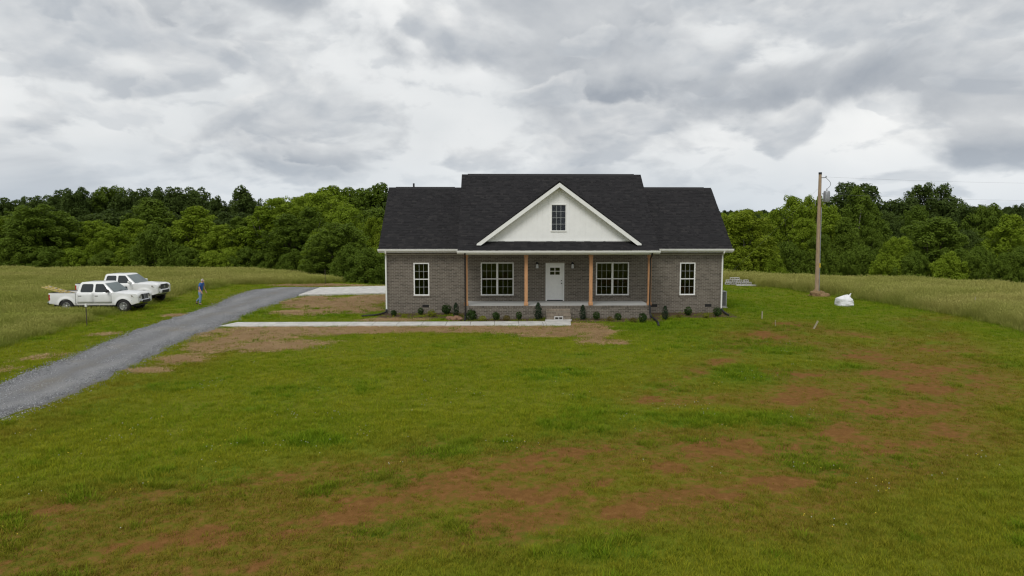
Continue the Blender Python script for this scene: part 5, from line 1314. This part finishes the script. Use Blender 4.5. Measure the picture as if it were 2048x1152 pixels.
# a second, deeper belt of dark trees fills the slope behind the named ones
rt = np.random.default_rng(8)
FILL = []
for k in range(64):
    x = -100+k*3.1+rt.normal()*1.2; y = crest(x)+ (44 if x < 0 else 36) + rt.uniform(-4, 16)
    if -12 < x < 22: continue
    FILL.append((float(x), float(y), None, float(rt.uniform(5.5, 8)), 'oak', 3))
rows = {}
for i, (x, y, zt_, w, kind, tone) in enumerate(TREES + FILL):
    g = float(terrain(x, y))
    if zt_ is None: zt_ = g + rt.uniform(9.0, 11.5)
    side = 'left of' if x < 5 else 'right of'
    depth = 'front' if y < 90 else ('middle' if y < 106 else 'back')
    rows.setdefault((side, depth, kind, tone), []).append((x/y, x, y, zt_, w, g))
ti = 0
for (side, depth, kind, tone), L_ in rows.items():
    L_.sort()
    for k, (_, x, y, zt_, w, g) in enumerate(L_):
        pr = PROTO[kind][(ti*5+k) % len(PROTO[kind])]; ti += 1
        hh = 6.0 if kind == 'bush' else H0
        t = empty('shrub' if kind == 'bush' else 'tree', (x, y, g), rt.uniform(0, 6.28))
        h = max(zt_-g, 1.6)*1.03; sw = max(w/2/(HW[kind]*.93), .22)*(2.0 if y > 95 else 1.28); t.scale = (sw, sw*rt.uniform(.9, 1.1), h/hh)
        co_ = link('crown', pr[0], None, t); co_.material_slots[0].link = 'OBJECT'; co_.material_slots[0].material = LEAF[tone]; link('trunk', pr[1], None, t)
        one = len(L_) == 1
        tag(t, ('%s %s in the %s row of the wood %s house' % (TONE[tone], KIND[kind], depth, side)) if one else
            ('%s from left of the %s %ss, %s row, %s house' % (ORD[k], TONE[tone], KIND[kind], depth, side)),
            'shrub' if kind == 'bush' else 'tree', 'trees and shrubs of the wood around the fields')
# ---------------------------------------------------------------- scattering helper (one object of uncountable things)
def protos_collection(name, meshes, m):
    c = bpy.data.collections.new(name)
    for i, me in enumerate(meshes):
        if m is not None: me.materials.clear(); me.materials.append(m)
        o = bpy.data.objects.new('%s_%02d' % (name, i), me); c.objects.link(o)
    return c
def scatter(name, P, rot, scl, idx, coll, attrs, label, category):
    me = bpy.data.meshes.new(name); me.vertices.add(len(P)); me.vertices.foreach_set('co', np.asarray(P, np.float32).ravel())
    for k, a, ty in (('rot', rot, 'FLOAT_VECTOR'), ('scl', scl, 'FLOAT_VECTOR'), ('idx', idx, 'INT')) + tuple((k, a, 'FLOAT') for k, a in attrs.items()):
        at = me.attributes.new(k, ty, 'POINT')
        at.data.foreach_set('vector' if ty == 'FLOAT_VECTOR' else 'value', np.ascontiguousarray(a).astype(np.int32 if ty == 'INT' else np.float32).ravel())
    o = link(name, me)
    ng = bpy.data.node_groups.new(name, 'GeometryNodeTree'); ng.interface.new_socket('Geometry', in_out='INPUT', socket_type='NodeSocketGeometry'); ng.interface.new_socket('Geometry', in_out='OUTPUT', socket_type='NodeSocketGeometry')
    gi = ng.nodes.new('NodeGroupInput'); go = ng.nodes.new('NodeGroupOutput'); ip = ng.nodes.new('GeometryNodeInstanceOnPoints'); ci = ng.nodes.new('GeometryNodeCollectionInfo')
    ci.inputs['Collection'].default_value = coll; ci.inputs['Separate Children'].default_value = True; ci.inputs['Reset Children'].default_value = True
    def na(nm, ty):
        n = ng.nodes.new('GeometryNodeInputNamedAttribute'); n.data_type = ty; n.inputs['Name'].default_value = nm; return n.outputs['Attribute']
    er = ng.nodes.new('FunctionNodeEulerToRotation'); ng.links.new(na('rot', 'FLOAT_VECTOR'), er.inputs[0])
    ng.links.new(gi.outputs[0], ip.inputs['Points']); ng.links.new(ci.outputs[0], ip.inputs['Instance']); ip.inputs['Pick Instance'].default_value = True
    ng.links.new(na('idx', 'INT'), ip.inputs['Instance Index']); ng.links.new(er.outputs[0], ip.inputs['Rotation']); ng.links.new(na('scl', 'FLOAT_VECTOR'), ip.inputs['Scale'])
    ng.links.new(ip.outputs[0], go.inputs[0])
    md = o.modifiers.new('scatter', 'NODES'); md.node_group = ng
    tag(o, label, category, None, 'stuff')
    return o
# far wooded hills: crowns scattered over the rising ground, reads as one mass
far_protos = []
for k in range(3):
    c_, t_ = crown_mesh('oak', 300+k, 12.0); far_protos.append(c_)
fc = protos_collection('far_crown', far_protos, LEAF[3])
n = 15000
ang = rt.uniform(-1.35, 1.35, n); dist = np.sqrt(rt.uniform(135**2, 1250**2, n)); dist[:2500] = rt.uniform(130, 330, 2500)
x = dist*np.sin(ang); y = dist*np.cos(ang)
ok = (y > crest(x)+48) & (y > 45); x, y = x[ok], y[ok]
n = len(x); s = rt.uniform(.8, 1.25, n)
scatter('far_woods', np.stack([x, y, terrain(x, y)-1.0], 1), np.stack([x*0, x*0, rt.uniform(0, 6.28, n)], 1), np.stack([s*1.1, s*1.1, s*rt.uniform(.85, 1.1, n)], 1), rt.integers(0, 3, n), fc, {}, 'distant dark woods covering the hills behind the tree line', 'woods')
# ---------------------------------------------------------------- planted shrubs along the house
def shrub_mesh(kind, seed):
    r = np.random.default_rng(seed)
    if kind == 'ball': n, fn = 620, None
    elif kind == 'cone': n = 800
    else: n = 320
    d = r.normal(size=(n, 3)); d /= np.linalg.norm(d, axis=1, keepdims=True)
    if kind == 'cone':
        t = r.random(n); a = r.random(n)*6.283; R = .27*np.sin(np.pi*(.12+.83*t))**.7*(1-.35*t)*(.75+.5*r.random(n))*(1+.25*np.sin(a*3+t*9)); C = np.stack([R*np.cos(a), R*np.sin(a), .03+.97*t], 1); nn = np.stack([np.cos(a), np.sin(a), a*0+.9], 1)+r.normal(size=(n, 3))*.3; sz = r.uniform(.03, .06, n)
    else:
        k3 = r.normal(size=(7, 3)); bb = np.tanh((d@k3.T)*2).mean(1); lob = d@r.normal(size=3); q = .5*(.62+.42*bb+.26*r.random(n)+.10*np.sin(lob*5)); C = d*q[:, None]*np.array([1.0, 1.0, 1.15])+np.array([0, 0, .48]); C[:, 2] = np.clip(C[:, 2], .02, 2); nn = d+np.array([0, 0, .5])+r.normal(size=(n, 3))*.5; sz = r.uniform(.05, .10, n)
    nn /= np.linalg.norm(nn, axis=1, keepdims=True)
    V, F = leaf_cards(C, nn, sz, r); return mesh_np('shrub_'+kind, V, F, {'val': np.repeat(r.random(n), 4)})
SL = {'ball': m_leaf('boxwood_leaf', (.020, .044, .010), (.060, .112, .022)), 'cone': m_leaf('juniper_leaf', (.014, .028, .014), (.038, .064, .028)),
      'yel': m_leaf('golden_leaf', (.13, .16, .012), (.34, .36, .03)), 'brn': m_leaf('russet_leaf', (.10, .085, .02), (.22, .17, .045))}
stem = MB(); stem.tube([(0, 0, -.05), (.02, 0, .5)], [.03, .012], 6); stem.tube([(0, 0, .1), (.12, .05, .45)], [.018, .008], 5); stem.tube([(0, 0, .08), (-.1, -.06, .4)], [.018, .008], 5); stem_me = stem.mesh('stem'); stem_me.materials.append(M['bark'])
SM = {k: [shrub_mesh(k, 40+i*3+len(k)) for i in range(4)] for k in SL}
for k in SM:
    for me in SM[k]: me.materials.append(SL[k])
SHRUBS = [('ball', -5.54, 37.65, 0.43), ('ball', -4.13, 38.05, 0.49), ('ball', -2.77, 38.46, 0.58), ('ball', -1.27, 35.93, 0.62), ('ball', -0.01, 36.29, 0.57), ('ball', 1.17, 36.27, 0.57), ('ball', 5.19, 35.98, 0.54), ('ball', 6.3, 35.76, 0.56), ('ball', 7.39, 34.79, 0.6), ('ball', 10.39, 37.51, 0.54), ('ball', 11.86, 37.05, 0.53), ('cone', -2.17, 37.16, 0.9), ('cone', 2.15, 36.45, 0.89), ('cone', 4.48, 36.39, 0.83), ('cone', 8.7, 35.71, 0.79), ('yel', -4.92, 37.01, 0.26), ('yel', -3.49, 37.39, 0.37), ('yel', -0.7, 35.53, 0.36), ('brn', 0.51, 35.69, 0.31), ('brn', 5.8, 35.39, 0.3), ('brn', 6.86, 34.8, 0.3), ('brn', 9.66, 36.69, 0.26), ('yel', 11.08, 36.45, 0.36)]
SN = {'ball': ('round_shrub', 'round dark green shrub'), 'cone': ('upright_evergreen', 'narrow upright evergreen'), 'yel': ('golden_shrub', 'small golden-leaved shrub'), 'brn': ('russet_shrub', 'small sparse russet shrub')}
cnt = {k: 0 for k in SL}
for (k, x, y, h) in sorted(SHRUBS, key=lambda q: q[1]):
    if PX0-.1 < x < PX1+.1: y = min(y, 36.0)
    if x < -1.7 or x > 8.3: y = min(y, 38.25)
    t = empty(SN[k][0], (x, y, float(terrain(x, y))), random.uniform(0, 6)); tag(t, '%s from the left of the %ss along the house front' % (ORD[cnt[k]], SN[k][1]), 'shrub', 'shrubs planted along the house front')
    hh = h*random.uniform(.72, 1.0); wd = hh*(random.uniform(.85, 1.1) if k == 'ball' else .85 if k == 'cone' else 1.5)
    t.scale = (wd, wd, hh)
    link('foliage', SM[k][cnt[k] % 4], None, t); link('stem', stem_me, None, t); cnt[k] += 1
# ---------------------------------------------------------------- grass
def tuft(seed, nb, hmin, hmax, spread, width, bend, seeds=False):
    r = np.random.default_rng(seed); V = []; F = []; Hh = []
    for k in range(nb):
        a = r.uniform(0, 6.283); q = spread*np.sqrt(r.random()); b = np.array([q*np.cos(a), q*np.sin(a), -.01]); h = r.uniform(hmin, hmax)
        da = a+r.normal()*.8; lean = np.array([np.cos(da), np.sin(da), 0])*h*bend*r.uniform(.3, 1.2); s = np.array([-np.sin(da+r.normal()*.6), np.cos(da+r.normal()*.6), 0])*width*r.uniform(.7, 1.3)
        m_ = b+np.array([0, 0, h*.55])+lean*.35; tp = b+np.array([0, 0, h])+lean
        i = len(V); V += [b-s, b+s, m_+s*.8, m_-s*.8, tp]; Hh += [0, 0, .55, .55, 1]; F += [(i, i+1, i+2, i+3)]; F.append((i+3, i+2, i+4, i+4))
        if seeds and r.random() < .55:
            j = len(V); e = tp+np.array([0, 0, h*.16])+lean*.25; s2 = s*1.9; c2 = (tp+e)/2
            V += [tp, c2+s2, e, c2-s2]; Hh += [1.0]*4; F.append((j, j+1, j+2, j+3))
    Q = np.array([f for f in F if f[2] != f[3]]); T = np.array([f[:3] for f in F if f[2] == f[3]])
    return mesh_np('tuft', np.array(V), [Q, T], {'h': np.array(Hh)})
lawn_p = [tuft(i, 22, .03, .085, .13, .0042, .7) for i in range(5)] + [tuft(20+i, 30, .05, .125, .12, .0045, .8) for i in range(3)]
hay_p = [tuft(50+i, 70, .35, .80, .26, .0045, .30, True) for i in range(5)] + [tuft(70+i, 46, .20, .45, .24, .005, .6) for i in range(2)]
lawn_c = protos_collection('lawn_tuft', lawn_p, M['lawn_blade']); hay_c = protos_collection('hay_tuft', hay_p, M['hay_blade'])
rg = np.random.default_rng(77)
def in_house(x, y, m=.0):
    a = (x > HX0-m) & (x < HX1+m) & (y > HY0-m) & (y < HY1+m); b = (x > PX0-m) & (x < PX1+m) & (y > PY0-m) & (y < HY0); c = (x > SX0-m) & (x < SX1+m) & (y > 35.58-m) & (y < 36.5)
    w = (x > -13.35-m) & (x < 3.75+m) & (y > 33.66-m) & (y < 34.97+m) | (x > 2.4-m) & (x < 3.9+m) & (y > 34.9) & (y < 35.85)
    ay0 = 48.85+(x+13.8)*.22; ay1 = 54.85+(x+13.8)*.26; ap_ = (x > -13.85) & (x < -.9) & (y > ay0-m) & (y < ay1+m)
    return a | b | c | w | ap_
def visible(x, y, margin=4.0):
    return (abs(x-.0222*y) < .7315*y*1.02+margin)
# lawn
def lawn_points(n, y0, y1):
    y = rg.uniform(y0, y1, n); x = rg.uniform(-1, 1, n)*(.79*y1+4)
    return x[visible(x, y)], y[visible(x, y)]
xs_, ys_ = [], []
for (y0, y1, dens) in ((8.6, 13, 150), (13, 18, 105), (18, 25, 62), (25, 34, 36), (34, 46, 24), (46, 62, 13)):
    n = int(dens*(y1-y0)*(y1*1.58+8)); a, b = lawn_points(n, y0, y1); xs_.append(a); ys_.append(b)
x = np.concatenate(xs_); y = np.concatenate(ys_)
d_, s_w, lu_, ha_, dry_ = masks(x, y); warm_ = masks.warm
bare = np.clip(np.maximum(sstep(.30, .62, d_), sstep(.25, .6, s_w)), 0, 1)
nn_ = fbm(x/.35, y/.35, 2, 91)
ok = (rg.random(len(x)) > bare*(.93-.25*(nn_ > .55))) & (in_drive(x, y) < -.02+.25*(fbm(x/.6, y/.6, 2, 8)-.5)) & ~in_house(x, y, .02) & (ha_ < .75) & (rg.random(len(x)) > np.maximum(dry_*.58, warm_*.30))
x, y, lu_, dry_, ha_, bare, warm_ = x[ok], y[ok], lu_[ok], dry_[ok], ha_[ok], bare[ok], warm_[ok]
n = len(x); patch = fbm(x/1.3, y/1.3, 3, 13); fine_ = fbm(x/.33, y/.33, 2, 63)
lushy = sstep(.42, .8, lu_*.60+.95*(fine_-.38)+.30*sstep(.5, .7, fbm(x/.8, y/.6, 3, 83))*np.interp(y, [9, 22, 32], [1, .6, .2])); big_ = rg.random(n) < .05+.55*lushy*sstep(.45, .6, fine_)
idx = np.where(big_, rg.integers(5, 8, n), rg.integers(0, 5, n))
tint = np.clip(.62+.8*(patch-.5)+.35*rg.normal(size=n)*.6-.75*lushy-.34*sstep(26, 33, y)-.15*sstep(4, 14, x), 0, 1)
s = rg.uniform(.7, 1.25, n)*(1+.25*lushy)*(1-.5*dry_); 
far_s = np.interp(y, [8, 20, 40, 60], [1.0, 1.1, 1.45, 1.8])
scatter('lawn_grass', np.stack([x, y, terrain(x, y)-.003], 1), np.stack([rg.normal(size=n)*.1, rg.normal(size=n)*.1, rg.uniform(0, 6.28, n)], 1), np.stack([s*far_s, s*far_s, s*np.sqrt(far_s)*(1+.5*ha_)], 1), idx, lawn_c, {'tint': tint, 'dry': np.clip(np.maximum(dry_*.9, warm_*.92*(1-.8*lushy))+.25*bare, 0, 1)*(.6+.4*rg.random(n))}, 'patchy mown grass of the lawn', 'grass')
# hay
xs_, ys_ = [], []
for (y0, y1, dens) in ((17, 30, 26), (30, 45, 20), (45, 62, 15), (62, 82, 11)):
    n = int(dens*(y1-y0)*y1*1.6); y = rg.uniform(y0, y1, n); x = rg.uniform(-.79, .82, n)*y1; k = visible(x, y, 3) & (y < crest(x)+4); xs_.append(x[k]); ys_.append(y[k])
x = np.concatenate(xs_); y = np.concatenate(ys_); d_, s_w, lu_, ha_, dry_ = masks(x, y)
tr1 = (abs(x+22.6) < 2.75) & (abs(y-41.15) < .95) | (abs(x+23.85) < 2.8) & (abs(y-45.5) < .95)
ok = (rg.random(len(x)) < ha_) & (ha_ > .15) & (in_drive(x, y) < -.3) & ~in_house(x, y, .2) & (np.hypot(x-22.6, y-48.5) > .9) & (np.hypot(x-21.3, y-42.2) > .7) & (abs(x-20.2)+abs(y-57.3)*.6 > 1.6)
x, y, ha_, tr1 = x[ok], y[ok], ha_[ok], tr1[ok]; n = len(x)
patch = fbm(x/4, y/4, 3, 17); left = x < 0
near_truck = np.exp(-(((x+22)/5)**2+((y-41.5)/3.8)**2))
hs = (.55+.75*fbm(x/2.6, y/2.6, 3, 19))*np.where(left, .80, 1.02)*(.45+.55*ha_)*(1-.55*near_truck)*np.where(left & (y < 38), .72, 1.0)*np.where(tr1, .35, 1)
ws = rg.uniform(.9, 1.3, n)*np.interp(y, [20, 45, 80], [.9, 1.15, 1.6])
tint = np.clip(np.where(left, .30, .60)+.9*(patch-.5)+.16*rg.normal(size=n)-.5*(1-ha_)-.3*near_truck+np.where(left & (y > 48), .2, 0), 0, 1)
short = rg.random(n) < np.where(ha_ < .7, .75, .12)
idx = np.where(short, rg.integers(5, 7, n), rg.integers(0, 5, n))
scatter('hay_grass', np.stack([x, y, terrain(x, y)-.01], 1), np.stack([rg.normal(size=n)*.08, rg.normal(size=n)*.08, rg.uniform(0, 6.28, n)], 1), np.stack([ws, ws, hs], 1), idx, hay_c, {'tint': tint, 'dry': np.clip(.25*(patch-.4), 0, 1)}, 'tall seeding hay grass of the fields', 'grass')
# straw and clippings on the bare strips
straw_p = []
for i in range(3):
    r = np.random.default_rng(900+i); nb = 16; V = []; F = []
    for k in range(nb):
        c = np.append(r.uniform(-.16, .16, 2), r.uniform(.003, .03)); a = r.uniform(0, 6.283); l = r.uniform(.05, .13); dv = np.array([np.cos(a), np.sin(a), r.normal()*.12])*l; s = np.array([-np.sin(a), np.cos(a), 0])*.005; j = len(V); V += [c-dv-s, c-dv+s, c+dv+s, c+dv-s]; F.append((j, j+1, j+2, j+3))
    straw_p.append(mesh_np('straw', np.array(V), np.array(F), {'h': np.full(len(V), .5)}))
sc_ = protos_collection('straw_bit', straw_p, M['straw_blade'])
n = 60000; y = rg.uniform(22, 59, n); x = rg.uniform(-19, 6, n); d_, s_w, lu_, ha_, dry_ = masks(x, y)
ok = (rg.random(n) < sstep(.25, .7, s_w)*.75) & (in_drive(x, y) < .1) & ~in_house(x, y, .03); x, y = x[ok], y[ok]; n = len(x); s = rg.uniform(.8, 1.5, n)
scatter('straw_mulch', np.stack([x, y, terrain(x, y)], 1), np.stack([x*0, x*0, rg.uniform(0, 6.28, n)], 1), np.stack([s, s, s], 1), rg.integers(0, 3, n), sc_, {'tint': rg.random(n), 'dry': rg.random(n)*.35}, 'straw mulch strewn over the seeded bare strips', 'straw')
# loose stones on the drive and spilling over its edge
stone_p = []
for i in range(4):
    bm = bmesh.new(); bmesh.ops.create_icosphere(bm, subdivisions=1, radius=.026)
    for v in bm.verts: v.co *= random.uniform(.7, 1.2); v.co.z *= .7
    me = bpy.data.meshes.new('stone'); bm.to_mesh(me); bm.free(); stone_p.append(me)
def m_stone():
    m, t, b = mat('stone'); c = ramp(t, attr(t, 'tint', 'INSTANCER'), [(0, (.15, .153, .16)), (.6, (.27, .273, .28)), (1, (.46, .46, .46))]); t.links.new(c, b.inputs['Base Color']); b.inputs['Roughness'].default_value = .9; return m
stc = protos_collection('drive_stone', stone_p, m_stone())
n = 90000; y = 14+rg.random(n)**1.35*43; x = rg.uniform(-20, -11.5, n); dd = in_drive(x, y)
ok = (dd > -.5) & (rg.random(n) < np.where(dd < 0, np.exp(dd*6)*.8, 1)) & ~in_house(x, y, .0) & visible(x, y, 1); x, y, dd = x[ok], y[ok], dd[ok]; n = len(x)
zz = terrain(x, y)+np.where(dd > .1, .055, .02); s = rg.uniform(.35, .8, n)
scatter('loose_gravel', np.stack([x, y, zz], 1), rg.uniform(0, 6.28, (n, 3)), np.stack([s, s, s], 1), rg.integers(0, 4, n), stc, {'tint': np.clip(rg.random(n)**1.2, 0, 1)}, 'loose grey stones on the gravel drive', 'gravel')
# clover and buttercup heads in the lawn
fl_p = []
for i in range(2):
    bm = bmesh.new(); bmesh.ops.create_icosphere(bm, subdivisions=1, radius=.010); bmesh.ops.translate(bm, verts=bm.verts, vec=(0, 0, .085)); me = bpy.data.meshes.new('flower_head'); bm.to_mesh(me); bm.free(); fl_p.append(me)
fw = protos_collection('clover_head', fl_p, None); fl_p[0].materials.append(simple('clover_white', (.45, .46, .38), .8)); fl_p[1].materials.append(simple('buttercup', (.62, .46, .03), .6))
n = 4500; y = rg.uniform(10, 30, n); x = rg.uniform(-.72, .75, n)*y; cl = fbm(x/1.1, y/1.1, 3, 29); d_, s_w, lu_, ha_, dry_ = masks(x, y)
ok = (cl > .66) & (d_ < .2) & (s_w < .2) & (ha_ < .1) & (dry_ < .25) & (in_drive(x, y) < -1); x, y = x[ok], y[ok]; n = len(x)
scatter('clover_flowers', np.stack([x, y, terrain(x, y)], 1), np.zeros((n, 3)), np.ones((n, 3)), (rg.random(n) < .3).astype(int), fw, {}, 'tiny white clover and yellow flower heads in the lawn', 'flowers')
